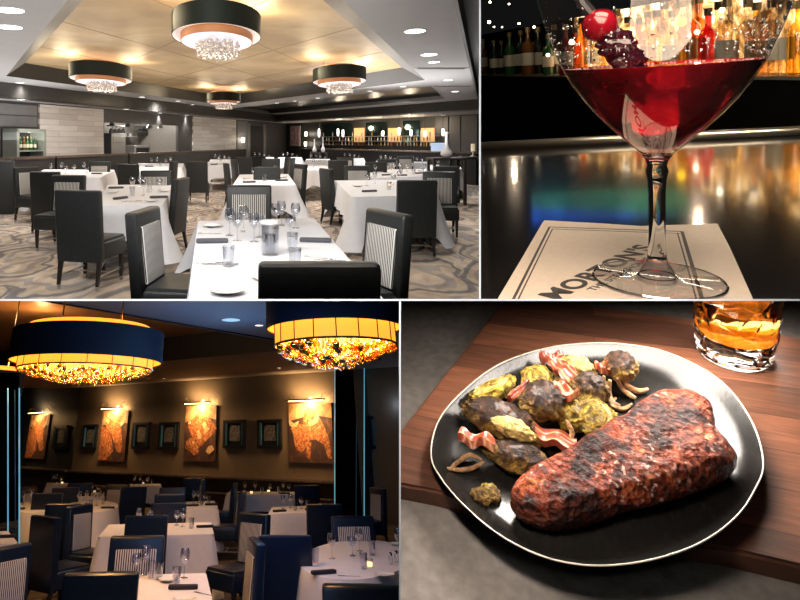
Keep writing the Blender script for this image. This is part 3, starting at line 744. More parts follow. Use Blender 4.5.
# wall features near the corner: doorway, picture, sconces, right panels
door_m = mat('dark_doorway', (.01, .01, .01), .6)
t = link('door_1', None, I4, booth='TL'); t['kind'] = 'structure'
m = MB(); m.slab(wallquad(onL, 250, 266, 0, 2.25, .05), -nL, .03); l_ = link('door_leaf', m.mesh('door_leaf', door_m, smooth=False), None, t)
m = MB(); m.slab(wallquad(onL, 248, 250.4, 0, 2.35, .1), -nL, .08); m.slab(wallquad(onL, 263.6, 266, 0, 2.35, .1), -nL, .08); link('door_frame', m.mesh('door_frame', lock, smooth=False), None, t)
glow_m = mat('sconce_glow', (1, .9, .8), .4, emis=(1, .85, .65), estr=5)
for k, (on, x, y) in enumerate(((onL, 243, 140), (onR, 306, 134), (onR, 305.5, 144))):
    p = on(x, y, .15); m = MB().lathe([(0, -.12), (.07, -.12), (.08, .12), (0, .12)], 12)
    single('wall_sconce', 'TL', m.mesh('wall_sconce', glow_m), Matrix.Translation(p), ('glowing wall sconce beside the dark doorway', 'glowing wall sconce right of the framed picture', 'low glowing lamp below the right sconce')[k], 'lamp')
    point('sconce_light', I4, tuple(p+(nL if k == 0 else nR)*.3), 8, (1, .85, .65), .05)
pic = mat('abstract_picture', (.4, .2, .2), .5); v_ = coords(pic); setc(pic, ramp(pic, ntex(pic, v_, 3.5, 3), [(.35, (.5, .28, .12)), (.5, (.35, .16, .2)), (.65, (.55, .45, .5))]))
t = thing('framed_picture', 'TL', I4, 'tall framed rust and mauve picture near the room corner', 'picture')
z0, z1 = zat(onR, 295, 145, .1), zat(onR, 295, 127, .1)
m = MB(); m.slab(wallquad(onR, 290.8, 299, z0, z1, .1), -nR, .05); link('canvas', m.mesh('canvas', pic, smooth=False), None, t)
m = MB(); q = wallquad(onR, 290, 300, z0-.06, z1+.06, .08); m.slab(q, -nR, .05); link('frame', m.mesh('frame', mat('picture_frame_pale', (.4, .38, .36), .5), smooth=False), None, t)
for k, (x0, x1, lab) in enumerate(((436, 449, 'charcoal wall panel just right of the bottle shelves'), (450, 461, 'charcoal wall panel between two seams near the right corner'), (462, 478, 'charcoal wall panel at the right end of the bar wall'))):
    wpanel(onR, nR, x0, x1, 0, 2.45, wallgrey, lab, 'wall panel', .05)
wpanel(onL, nL, 236.5, 247, 0, 2.45, lock, 'narrow grey wall panel beside the doorway', 'wall panel', .05)
p = onR(439, 142, 2.7)
m = MB(); m.rbox(-.28, .28, -.02, .02, 0, .3, .01, 1); single('bar_monitor', 'TL', m.mesh('bar_monitor', mat('monitor_screen', (.4, .5, .6), .3, emis=(.6, .75, 1), estr=.7)), Matrix.Translation((p.x, p.y, 1.1)), 'small pale blue monitor on the bar', 'monitor')

# -------- vases and candle lamps beyond the tables
white_cer = mat('white_ceramic', (.85, .83, .86), .25)
def vase(px, pyb, d, hpx, r, label, fat=True):
    p = TL.dep(px, pyb, d); h_ = hpx*d/F
    pr = [(0, 0), (r*.55, 0), (r, h_*.12), (r*.92, h_*.24), (r*.4, h_*.40), (r*.26, h_*.55), (r*.24, h_*.9), (r*.42, h_), (r*.3, h_), (0, h_*.9)] if fat else \
         [(0, 0), (r, .0), (r*.9, h_*.3), (r*.3, h_*.45), (r*.25, h_), (0, h_)]
    m = MB().lathe(pr, 18)
    q = single('white_vase', 'TL', m.mesh('white_vase', white_cer, 60), Matrix.Translation(p), label, 'vase')
    return p
def stand(px, py, d, label, wd=.9):
    p = TL.dep(px, py, d); z = p.z
    t = thing('side_table', 'TL', Matrix.Translation((p.x, p.y, 0)), label, 'table')
    m = MB(); m.rbox(-wd/2, wd/2, -.3, .3, z-.05, z-.002, .01, 1); link('tabletop', m.mesh('tabletop', table_wood), None, t)
    for x in (-1, 1):
        for y in (-1, 1): m = MB(); m.box(x*wd*.44-.03, x*wd*.44+.03, y*.24-.03, y*.24+.03, 0, z-.05); link('leg', m.mesh('leg', table_wood), None, t)
vase(446.5, 157.5, 14.0, 25.5, .14, 'large white long-necked vase on the dark table at the right'); stand(446.5, 157.5, 14.0, 'dark table carrying the large white vase', .8)
stand(474, 157, 14.5, 'tall dark console table at the right wall under the candle lamp', 1.1)
p = TL.dep(473, 155, 14.5)
t = thing('candle_lamp', 'TL', Matrix.Translation((p.x, p.y, p.z-.03)), 'pillar candle on a slim metal holder at the right wall', 'candle')
m = MB().lathe([(0, 0), (.08, 0), (.02, .02), (.015, .1), (.06, .12), (0, .12)], 12); link('holder', m.mesh('holder', metal_tip), None, t)
m = MB().lathe([(0, .12), (.05, .12), (.05, .30), (0, .30)], 12); link('candle', m.mesh('candle', mat('cream_wax', (.85, .78, .6), .5, emis=(1, .8, .5), estr=.3)), None, t)
for (x, yb, hh, lab) in ((323, 152, 15, 'slender white vase on the bar side, left of a pair'), (314.5, 152, 13, 'thin white bottle vase left of the slender vase')):
    vase(x, yb, 24, hh, .08, lab); stand(x, yb, 24, 'small dark stand under the '+('slender vase' if x > 320 else 'thin bottle vase'), .3)

# -------- tables
T1 = table('TL', [(198, 221), (313, 217), (400, 318), (186, 318)], 'the nearest white table of the bright room', .36, .14, 1)
T2 = table('TL', [(112, 176), (176, 183), (163, 204), (97, 206)], 'the table beside the largest aisle chair', .36, .30, 2)
T3 = table('TL', [(46, 168), (116, 169), (100, 178), (32, 177)], 'the long table near the wine fridge wall', .34, .30, 3)
T4 = table('TL', [(138, 161.5), (184, 162), (182, 168), (138, 168)], 'the table in front of the open kitchen', .34, .16, 4)
T5 = table('TL', [(206, 160), (238, 159), (236, 165), (204, 166)], 'the small table beside the aisle chairs', .34, .16, 5)
T6 = table('TL', [(242, 171), (286, 171), (296, 185), (232, 186)], 'the table behind the nearest facing chair', .34, .2, 6)
T7 = table('TL', [(333, 179), (418, 178), (438, 195), (352, 197)], 'the large table behind the striped chair', .38, .30, 7)
T8 = table('TL', [(362, 166), (428, 166), (432, 176), (372, 178)], 'the table most crowded with glassware', .34, .2, 8)
T9 = table('TL', [(308, 163), (330, 163), (328, 170), (300, 170)], 'the small table past the middle aisle chairs', .36, .2, 9)
T10 = table('TL', [(428, 161), (456, 161), (462, 169), (428, 170)], 'the table with the pointed cloth corner', .40, .3, 10)
fars = [((222, 157.5), 'the far table below the planked panel'), ((262, 155), 'the far table before the dark doorway'),
        ((290, 155), 'the far table below the framed picture'), ((318, 157), 'the far table beside the slender vases'), ((352, 156), 'the far table before the bar middle'), ((388, 159), 'the far table before the amber niches'), ((415, 160), 'the far table before the bar end')]
FT = []
for k, ((x, y), ds) in enumerate(fars):
    FT.append(table('TL', [(x-11, y-1), (x+11, y-1), (x+12, y+3), (x-12, y+3)], ds, .34, .12, 20+k, dmax=1.2))
scatter(T1, [('wine_glass', .30, .62), ('wine_glass', .42, .60), ('wine_glass', .36, .76), ('tumbler', .22, .33), ('tumbler', .52, .70), ('plate', .12, .86), ('plate', .20, .13), ('napkin', .12, .60, 4),
             ('napkin', .86, .58, -8), ('napkin', .55, .24, 70), ('knife', .13, .36, 92), ('knife', .17, .345, 88), ('fork', .38, .20, 20), ('fork', .10, .74, 80), ('plate', .9, .3), ('tumbler', .62, .30), ('wine_glass', .68, .86),
             ('wine_glass', .78, .80), ('goblet', .70, .66), ('tumbler', .66, .48), ('wine_glass', .25, .70), ('goblet', .47, .66), ('wine_glass', .62, .80), ('fork', .80, .40, 60), ('knife', .86, .37, 60)], True)
cup = thing('storm_candle', 'TL', Matrix.Translation(T1(.50, .44)), 'tall lidded clear storm candle in the middle of the nearest table', 'candle')
m = MB().lathe([(0, 0), (.055, 0), (.056, .19), (.052, .19), (.05, .01), (0, .01)], 24); link('glass_cup', m.mesh('glass_cup', glass_t), None, cup)
m = MB().lathe([(0, .012), (.035, .012), (.035, .13), (0, .13)], 16); link('candle', m.mesh('candle', steel), None, cup)
m = MB().lathe([(0, .20), (.058, .20), (.060, .21), (.058, .22), (0, .222)], 24); link('lid', m.mesh('lid', plate_w), None, cup)
std = [('wine_glass', .30, .55), ('wine_glass', .42, .7), ('goblet', .62, .6), ('tumbler', .5, .3), ('napkin', .25, .2, 10), ('napkin', .8, .3, 5), ('plate', .18, .5), ('plate', .85, .6), ('wine_glass', .72, .8)]
scatter(T2, [('wine_glass', .42, .55), ('wine_glass', .62, .35), ('goblet', .82, .6), ('goblet', .50, .80), ('tumbler', .45, .36), ('napkin', .30, .22, 45), ('napkin', .88, .22, 2), ('napkin', .15, .75, 0), ('plate', .80, .08), ('plate', .9, .5), ('knife', .52, .12, 60), ('fork', .46, .1, 60), ('plate', .14, .5), ('shaker', .66, .5), ('shaker', .70, .5)])
scatter(T3, [('wine_glass', .18, .5), ('wine_glass', .30, .7), ('goblet', .5, .6), ('goblet', .42, .4), ('wine_glass', .62, .7), ('tumbler', .70, .5), ('napkin', .86, .4, 8), ('plate', .2, .2), ('napkin', .3, .15), ('votive', .8, .7)])
for T in (T4, T6, T7): scatter(T, std)
scatter(T5, [('wine_glass', .4, .5), ('wine_glass', .6, .7), ('goblet', .5, .3), ('napkin', .3, .2)])
scatter(T8, std+[('wine_glass', .1, .4), ('wine_glass', .9, .4), ('goblet', .35, .4), ('tumbler', .7, .2), ('goblet', .52, .85), ('napkin', .5, .1)])
item('TL', 'wine_glass', T8(.85, -.02), 0, 'big clear wine glass at the front edge of the crowded table', 'wine glass', None, True)
scatter(T9, [('wine_glass', .4, .5), ('goblet', .6, .7), ('votive', .5, .3)])
scatter(T10, [('wine_glass', .3, .5), ('goblet', .5, .7), ('tumbler', .6, .3)])
for T in FT: scatter(T, [('wine_glass', .2, .5), ('wine_glass', .4, .6), ('goblet', .6, .5), ('tumbler', .8, .5)])
scatter(T7, [('votive', .55, .5)]); 

# -------- chairs (column, row of the back's top edge, turn, label)
for a_ in [
    (319, 262, 0, 'black leather chair back in front at the foot of the nearest table'),
    (389, 211, 110, 'charcoal leather chair with striped inner back at the right of the nearest table'),
    (143, 209, -100, 'charcoal chair with striped inner back at the left of the nearest table'),
    (249, 185, 180, 'chair with striped inner back at the far end of the nearest table'),
    (78, 190, -14, 'large black chair seen from behind, nearest in the left aisle'),
    (45, 171.5, -10, 'black chair seen from behind in front of the long table'),
    (26, 167, -125, 'chair with pale inner back at the left end of the long table'),
    (69, 175, 172, 'chair with pale striped back half hidden by the largest left aisle chair'),
    (100, 161.5, 178, 'pale-backed chair on the far side of the long table'),
    (181, 178, 78, 'leather chair seen side-on at the right of the left middle table'),
    (156, 170.5, 180, 'striped-back chair at the far end of the left middle table'),
    (174, 161, 82, 'narrow chair seen side-on right of the kitchen table'),
    (197, 161.5, 0, 'dark chair seen from behind between the kitchen table and the aisle'),
    (128, 164, -20, 'dark chair at the left of the kitchen table'),
    (226, 163, -80, 'narrow chair seen side-on left of the middle aisle'),
    (234, 159.5, -75, 'dark chair turned side-on behind the narrow aisle chair'),
    (267, 167, 0, 'black chair seen from behind right after the far-side striped chair'),
    (301, 164, 112, 'chair with pale inner back at the right of the middle table'),
    (293, 158, 80, 'dark side-on chair in the middle aisle, nearer of two'),
    (288, 157, 75, 'dark side-on chair in the middle aisle, farther of two'),
    (326, 168.5, -74, 'leather chair with its seat showing, left of the large right table'),
    (338, 160, 0, 'dark chair seen from behind beyond the left end of the large right table'),
    (357, 165.5, 180, 'pale striped chair at the far side of the large right table'),
    (417, 180, 0, 'large black chair seen from behind at the large right table'),
    (439, 171.5, 168, 'grey leather chair facing us just behind the large black right chair'),
    (446, 166, 4, 'dark chair half hidden behind the grey facing chair'),
    (376, 162, 0, 'small dark chair at the left end of the crowded glassware table'),
    (387, 159, 180, 'small grey chair beyond the crowded glassware table'),
    (449, 159, 0, 'small dark chair behind the pointed cloth corner'),
    (461, 156, 75, 'small dark side-on chair beside the console table'),
    (271, 158.5, 0, 'small dark chair beyond the middle table'),
    (244, 157, -20, 'small dark chair left of the far doorway table'),
    (259, 156.5, 40, 'small dark chair right of the far doorway table'),
    (345, 157, 180, 'small chair facing us before the bar middle'),
    (405, 156, 180, 'small chair facing us before the bar end')]:
    chair('TL', *a_)

# ================================================================== DIM DINING ROOM
bl_wall = noisy('taupe_wall', (.14, .105, .075), .06, 2, .75)
bl_dark = noisy('dark_navy_wall', (.012, .016, .026), .15, 3, .5)
bl_blue = noisy('blue_grey_soffit', (.16, .20, .28), .05, 3, .6)
bl_soff = noisy('warm_grey_soffit', (.24, .20, .17), .05, 3, .7)
bl_ceil = noisy('copper_ceiling', (.30, .15, .06), .25, 1.5, .5)
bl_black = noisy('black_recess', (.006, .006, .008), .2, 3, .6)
banq = noisy('dark_banquette_leather', (.03, .02, .014), .2, 10, .3)
bl_floor = mat('dim_carpet', (.05, .04, .03), .95)
v_ = coords(bl_floor); setc(bl_floor, ramp(bl_floor, vtex(bl_floor, v_, 2.4), [(.1, (.10, .07, .05)), (.4, (.03, .02, .018)), (.6, (.09, .065, .045)), (.9, (.02, .018, .018))]))
mirror_d = mat('smoked_mirror', (.05, .05, .055), .03, 1.)
trim_s = mat('steel_trim', (.35, .7, .85), .25, .9)
cyan_edge = mat('cyan_glow_trim', (.3, .7, .85), .3, emis=(.12, .5, .72), estr=.55)  # steel trim; the blue it reflects is put in as colour and glow
def bat(px, py, h_): return BL.at(px, py, h_)
RH = .86                                  # height of the banquette rail
wr, wl_ = bat(335, 480.5, RH), bat(76, 470, RH)
wdir = Vector((wr.x-wl_.x, wr.y-wl_.y, 0)).normalized(); wn = Vector((wdir.y, -wdir.x, 0))
if wn.y > 0: wn = -wn
W0 = Vector((wr.x, wr.y, 0))
def onW(px, py, off=0.): return BL.on(px, py, W0+wn*off, wn)
ztop = onW(335, 371).z; BH = ztop
def BS(name, mb, m_, label=None): return struct(name, 'BL', mb.mesh('setting', m_, smooth=False), BL.M, label)
def bq(pts): return [Vector(p) for p in pts]
pl, pr = onW(76, 430), onW(338, 430)
m = MB(); m.slab(bq([(pl.x, pl.y, 0), (pr.x+wdir.x*3, pr.y+wdir.y*3, 0), (pr.x+wdir.x*3, pr.y+wdir.y*3, ztop+1), (pl.x, pl.y, ztop+1)]), -wn, .1); BS('wall_art', m, bl_wall)
# receding left wall with one picture
ql = BL.at(20, 466, RH); ldir = Vector((ql.x-pl.x, ql.y-pl.y, 0)).normalized()
ln_ = Vector((ldir.y, -ldir.x, 0)); ln_ = ln_ if ln_.y < 0 else -ln_
def onV(px, py, off=0.): return BL.on(px, py, Vector((pl.x, pl.y, 0))+ln_*off, ln_)
qe = Vector((pl.x, pl.y, 0))+ldir*9
m = MB(); m.slab(bq([(pl.x, pl.y, 0), (qe.x, qe.y, 0), (qe.x, qe.y, ztop+1), (pl.x, pl.y, ztop+1)]), -ln_, .1); BS('wall_left', m, bl_dark)
# floor and ceilings
m = MB(); m.slab(bq([(-14, .3, 0), (14, .3, 0), (14, 26, 0), (-14, 26, 0)]), (0, 0, -1), .1); BS('floor', m, bl_floor)
def cpoly(name, pts, z, mt, th=.05):
    m = MB(); m.slab([BL.at(x, y, z) for x, y in pts], (0, 0, 1), th); return BS(name, m, mt)
cpoly('ceiling', [(-40, 373), (110, 366), (340, 345), (420, 338), (420, 372), (335, 371), (76, 388), (-40, 388)], BH, bl_soff, .06)
cpoly('ceiling', [(140, 296), (420, 290), (420, 338), (340, 343), (285, 343), (40, 301), (40, 296)], BH+.02, bl_blue, .05)
cpoly('ceiling', [(-60, 240), (460, 240), (460, 395), (-60, 395)], BH+.55, bl_ceil, .05)
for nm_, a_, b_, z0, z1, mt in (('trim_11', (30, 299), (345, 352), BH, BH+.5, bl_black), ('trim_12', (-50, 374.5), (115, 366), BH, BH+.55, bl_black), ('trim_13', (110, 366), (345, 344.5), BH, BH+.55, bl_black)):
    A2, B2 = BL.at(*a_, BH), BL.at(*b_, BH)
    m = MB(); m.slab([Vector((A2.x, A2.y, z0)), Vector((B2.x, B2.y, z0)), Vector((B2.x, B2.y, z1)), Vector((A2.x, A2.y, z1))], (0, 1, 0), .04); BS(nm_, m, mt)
# banquette along the wall
t = thing('banquette', 'BL', BL.M, 'long dark leather banquette running under the row of pictures', 'bench')
def strip(off0, off1, z0, z1, x0=76, x1=336, on=onW, nn_=None):
    a_, b_ = on(x0, 440, off0), on(x1, 440, off0); m = MB(); nn_ = nn_ or wn
    m.slab([Vector((a_.x, a_.y, z0)), Vector((b_.x, b_.y, z0)), Vector((b_.x, b_.y, z1)), Vector((a_.x, a_.y, z1))], nn_, off1-off0); return m
link('backrest', strip(.02, .16, .1, RH-.06).mesh('backrest', banq), None, t)
l_ = link('top_rail', strip(.02, .26, RH-.06, RH).mesh('top_rail', ledge_m), None, t); l_['label'] = 'polished brown top rail'
link('seat', strip(.16, .62, .1, .46).mesh('seat', banq), None, t)
t = thing('banquette', 'BL', BL.M, 'short dark banquette under the lone picture on the receding left wall', 'bench')
link('backrest', strip(.02, .16, .1, RH-.06, 75, 24, onV, ln_).mesh('backrest', banq), None, t)
link('top_rail', strip(.02, .26, RH-.06, RH, 75, 24, onV, ln_).mesh('top_rail', ledge_m), None, t)
# mirrored column, dark wall at right and at the far left
def fwall(x0, x1, v_y, z0, z1, mt, nm, th=.06, lo=600, hi=300):
    """wall facing us at the floor line seen at depth v_y"""
    f_ = lambda x, y: BL.on(x, y, (0, v_y, 0), Vector((0, 1, 0)))
    m = MB(); m.slab([f_(x0, lo), f_(x1, lo), f_(x1, hi), f_(x0, hi)], (0, 1, 0), th); return m
vy = onW(337, 440).y-.15
BS('wall_right', fwall(364, 430, vy-.5, 0, 3.6, bl_dark, ''), bl_dark)
t = thing('mirrored_column', 'BL', BL.M, 'smoked mirror column with two thin cyan-lit edges right of the bull picture', 'column')
link('mirror', fwall(335.5, 364, vy-.25, 0, 3.4, None, '').mesh('mirror', mirror_d, smooth=False), None, t)
for x in (335, 364.5):
    l_ = link('edge_strip', fwall(x-.25, x+.25, vy-.7, 0, 3.4, None, '', .05, 520, 360).mesh('edge_strip', cyan_edge, smooth=False), None, t); l_['label'] = 'thin steel edge with painted cyan glow'
t = thing('mirrored_column', 'BL', BL.M, 'dark mirrored column with bright cyan edge at the far left', 'column')
link('mirror', fwall(-30, 18.4, 9.5, 0, 3.4, None, '', .06, 600, 373).mesh('mirror', mirror_d, smooth=False), None, t)
for x in (18.8, 7.4): link('edge_strip', fwall(x-.28 if x > 9 else x-.12, x+.28 if x > 9 else x+.12, 9.3, 0, 3.4, None, '', .05, 560, 388).mesh('edge_strip', cyan_edge, smooth=False), None, t)

# pictures ------------------------------------------------------
frame_blk = noisy('black_frame', (.012, .013, .016), .2, 10, .3)
blue_mat = mat('blue_frame_sides', (.03, .12, .22), .35)
def artmat(name, stops, scale, dist=1.): 
    m_ = mat(name, (.3, .2, .1), .6); v_ = coords(m_); setc(m_, ramp(m_, ntex(m_, v_, scale, 5, .6, dist), stops)); return m_
art_bg = artmat('painting_ground', [(.3, (.02, .015, .02)), (.55, (.07, .03, .025)), (.75, (.16, .07, .03))], 3)
art_hair = artmat('painting_hide', [(.3, (.07, .02, .01)), (.48, (.30, .09, .03)), (.62, (.55, .26, .10)), (.75, (.75, .48, .26))], 7, 2.5)
art_pale = artmat('painting_pale', [(.35, (.45, .25, .10)), (.7, (.80, .58, .34))], 9, 2.)
art_sky = artmat('painting_upper', [(.3, (.25, .12, .05)), (.6, (.55, .36, .18))], 3)
art_photo = artmat('small_print', [(.4, (.02, .02, .025)), (.5, (.16, .15, .15)), (.6, (.05, .05, .05)), (.7, (.35, .3, .28))], 14, .5)
lampbar = noisy('bronze_lamp_bar', (.10, .06, .03), .2, 20, .3)
lampglow = mat('picture_lamp_tube', (1, .8, .5), .4, emis=(1, .62, .28), estr=9)
def wallM(on, px, py, nrm, X):
    p = on(px, py); return BL.M @ Matrix(((X.x, nrm.x, 0, p.x), (X.y, nrm.y, 0, p.y), (0, 0, 1, p.z), (0, 0, 0, 1)))
def big_art(x0, x1, y0, y1, shapes, label, on=onW, nrm=None, X=None, power=95, lampat='the herd picture'):
    nrm = nrm or wn; X = X or wdir; cxp, cyp = (x0+x1)/2, (y0+y1)/2
    a_, b_ = on(x0, cyp), on(x1, cyp); c0, c1 = on(cxp, y1), on(cxp, y0)
    Wd, Hh = (b_-a_).length, c1.z-c0.z; M = wallM(on, cxp, cyp, nrm, X); zc = on(cxp, cyp).z
    t = thing('canvas_picture', 'BL', M, label, 'picture'); zb, zt = c0.z-zc, c1.z-zc
    m = MB(); m.box(-Wd/2, Wd/2, .01, .07, zb, zt); link('canvas', m.mesh('canvas', art_bg, smooth=False), None, t)
    for k, (mt, pts) in enumerate(shapes):
        m = MB(); y_ = .071+.002*k
        m.slab([Vector(((p[0]-.5)*Wd, y_, zb+(1-p[1])*Hh)) for p in pts], (0, 1, 0), .002); link('painted_shape', m.mesh('painted_shape', mt, smooth=False), None, t)
    # picture lamp
    lp = thing('picture_lamp', 'BL', M, 'slim brass picture lamp glowing over '+lampat, 'lamp')
    zz = zt+.09
    m = MB(); m.tube([(-Wd*.46, .30, zz), (Wd*.46, .30, zz)], .022, 10); link('lamp_bar', m.mesh('lamp_bar', lampbar), None, lp)
    m = MB(); m.tube([(-Wd*.40, .28, zz-.028), (Wd*.40, .28, zz-.028)], .012, 8); link('lamp_tube', m.mesh('lamp_tube', lampglow), None, lp)
    for q in (-.38, .38):
        m = MB(); m.tube([(q*Wd, .0, zz+.06), (q*Wd, .12, zz+.16), (q*Wd, .25, zz+.14), (q*Wd, .30, zz+.02)], .009, 6); link('bracket', m.mesh('bracket', lampbar), None, lp)
    area('picture_lamp_light', M, (0, .30, zz-.05), (0, .02, zz-.75), Wd*.8, power*.8, (1, .56, .22), .05)
    area('picture_lamp_wall_glow', M, (0, .26, zz+.05), (0, .0, zz+.35), Wd*.9, power*.22, (1, .6, .25), .05)
head1 = [(.10, .05), (.22, .14), (.40, .17), (.62, .12), (.80, .03), (.84, .10), (.74, .22), (.80, .38), (.86, .60), (.92, .74), (.84, .84), (.70, .80), (.52, .58), (.38, .45), (.22, .36), (.14, .26), (.12, .16)]
body1 = [(.0, .30), (.2, .34), (.45, .55), (.55, .80), (.3, .98), (.0, .98)]
horn1 = [(.02, .0), (.10, .0), (.14, .12), (.30, .18), (.26, .26), (.10, .20)]
horn2 = [(.88, .05), (.95, .05), (.93, .22), (.78, .32), (.72, .26), (.84, .18)]
bullh = [(.05, .42), (.20, .34), (.35, .36), (.48, .30), (.60, .34), (.56, .50), (.42, .60), (.40, .74), (.30, .82), (.18, .80), (.12, .68), (.10, .52)]
bullb = [(.38, .12), (.56, .08), (.70, .22), (.82, .40), (.92, .62), (.96, .92), (.88, .92), (.80, .70), (.64, .62), (.50, .62), (.40, .70), (.42, .50), (.34, .34)]
bull_h1 = [(-.0, .30), (.04, .29), (.12, .34), (.24, .30), (.22, .37), (.10, .41), (.02, .37)]
bull_h2 = [(.46, .32), (.60, .28), (.66, .16), (.71, .18), (.68, .32), (.56, .38), (.48, .38)]
legs_ = [(.42, .66), (.52, .66), (.50, .86), (.46, .94), (.40, .90)]
upper = [(0, 0), (1, 0), (1, .26), (.6, .20), (.3, .24), (0, .30)]
clump = lambda cx_, cy_, r, n_=9, s_=1: [(cx_+r*(1+.25*math.sin(k*2.3+s_))*math.cos(2*PI*k/n_), cy_+.7*r*(1+.25*math.cos(k*1.7+s_))*math.sin(2*PI*k/n_)) for k in range(n_)]
big_art(290, 333.5, 403.5, 463, [(art_sky, upper), (art_hair, bullb), (art_hair, bullh), (art_pale, bull_h1), (art_pale, bull_h2), (art_hair, legs_)], 'large canvas picture with a horned bull standing, nearest the column', power=130, lampat='the standing bull picture')
big_art(186, 217, 406, 461.5, [(art_sky, upper), (art_hair, clump(.55, .42, .40, 11)), (art_hair, clump(.3, .72, .24, 9, 4))]+[((art_pale, art_hair)[k % 2], clump(.15+.72*((k*.37) % 1), .25+.55*((k*.61+.1) % 1), .05+.03*(k % 3), 7, k)) for k in range(13)], 'large canvas picture with a crowded herd, in the middle of the wall')
big_art(102, 127.5, 411, 461.5, [(art_sky, upper), (art_hair, body1), (art_hair, head1), (art_pale, horn1), (art_pale, horn2)], 'large canvas picture with a cow head, left on the main wall', lampat='the cow head picture')
big_art(29.5, 48.5, 415, 459, [(art_sky, upper), (art_hair, body1), (art_hair, head1), (art_pale, horn1), (art_pale, horn2)], 'large canvas picture with a long-horned head on the receding left wall', onV, ln_, ldir*-1, 70, 'the long-horned head picture')
def small_art(x0, x1, y0, y1, label, on=onW, nrm=None, X=None):
    nrm = nrm or wn; X = X or wdir; cxp, cyp = (x0+x1)/2, (y0+y1)/2
    a_, b_ = on(x0, cyp), on(x1, cyp); c0, c1 = on(cxp, y1), on(cxp, y0); zc = on(cxp, cyp).z
    Wd, zb, zt = (b_-a_).length, c0.z-zc, c1.z-zc; M = wallM(on, cxp, cyp, nrm, X)
    t = thing('framed_print', 'BL', M, label, 'picture'); f = Wd*.1
    m = MB(); m.box(-Wd/2, Wd/2, .01, .09, zb, zb+f); m.box(-Wd/2, Wd/2, .01, .09, zt-f, zt); m.box(-Wd/2, -Wd/2+f, .01, .09, zb, zt); m.box(Wd/2-f, Wd/2, .01, .09, zb, zt)
    link('frame', m.mesh('frame', frame_blk, smooth=False), None, t)
    m = MB(); m.box(-Wd/2+f, Wd/2-f, .01, .03, zb+f, zt-f); link('mount', m.mesh('mount', frame_blk, smooth=False), None, t)
    for s_ in (-1, 1): m = MB(); m.box(s_*Wd*.36-.02, s_*Wd*.36+.02, .03, .085, zb+f, zt-f); link('inner_side', m.mesh('inner_side', blue_mat, smooth=False), None, t)
    m = MB(); m.box(-Wd*.24, Wd*.24, .03, .04, zb+(zt-zb)*.26, zb+(zt-zb)*.80); link('print', m.mesh('print', art_photo, smooth=False), None, t)
small_art(84, 98, 424.5, 449, 'small black framed print between the room corner and the cow picture')
small_art(133.5, 150.5, 422.5, 449, 'small black framed print just right of the cow head picture')
small_art(160, 179.5, 422, 449.5, 'small black framed print just left of the herd picture')
small_art(224.5, 246.5, 420, 448.5, 'small black framed print just right of the herd picture')
small_art(258.5, 282.5, 419.5, 448.5, 'small black framed print just left of the bull picture')
small_art(55, 68, 425.5, 449, 'small black framed print between the left picture and the room corner', onV, ln_, ldir*-1)
onR2 = lambda px, py, off=0.: BL.on(px, py, Vector((0, vy-.5-off, 0)), Vector((0, -1, 0)))
small_art(368, 398, 416, 449, 'large black framed print on the dark wall right of the mirrored column', onR2, Vector((0, -1, 0)), Vector((1, 0, 0)))

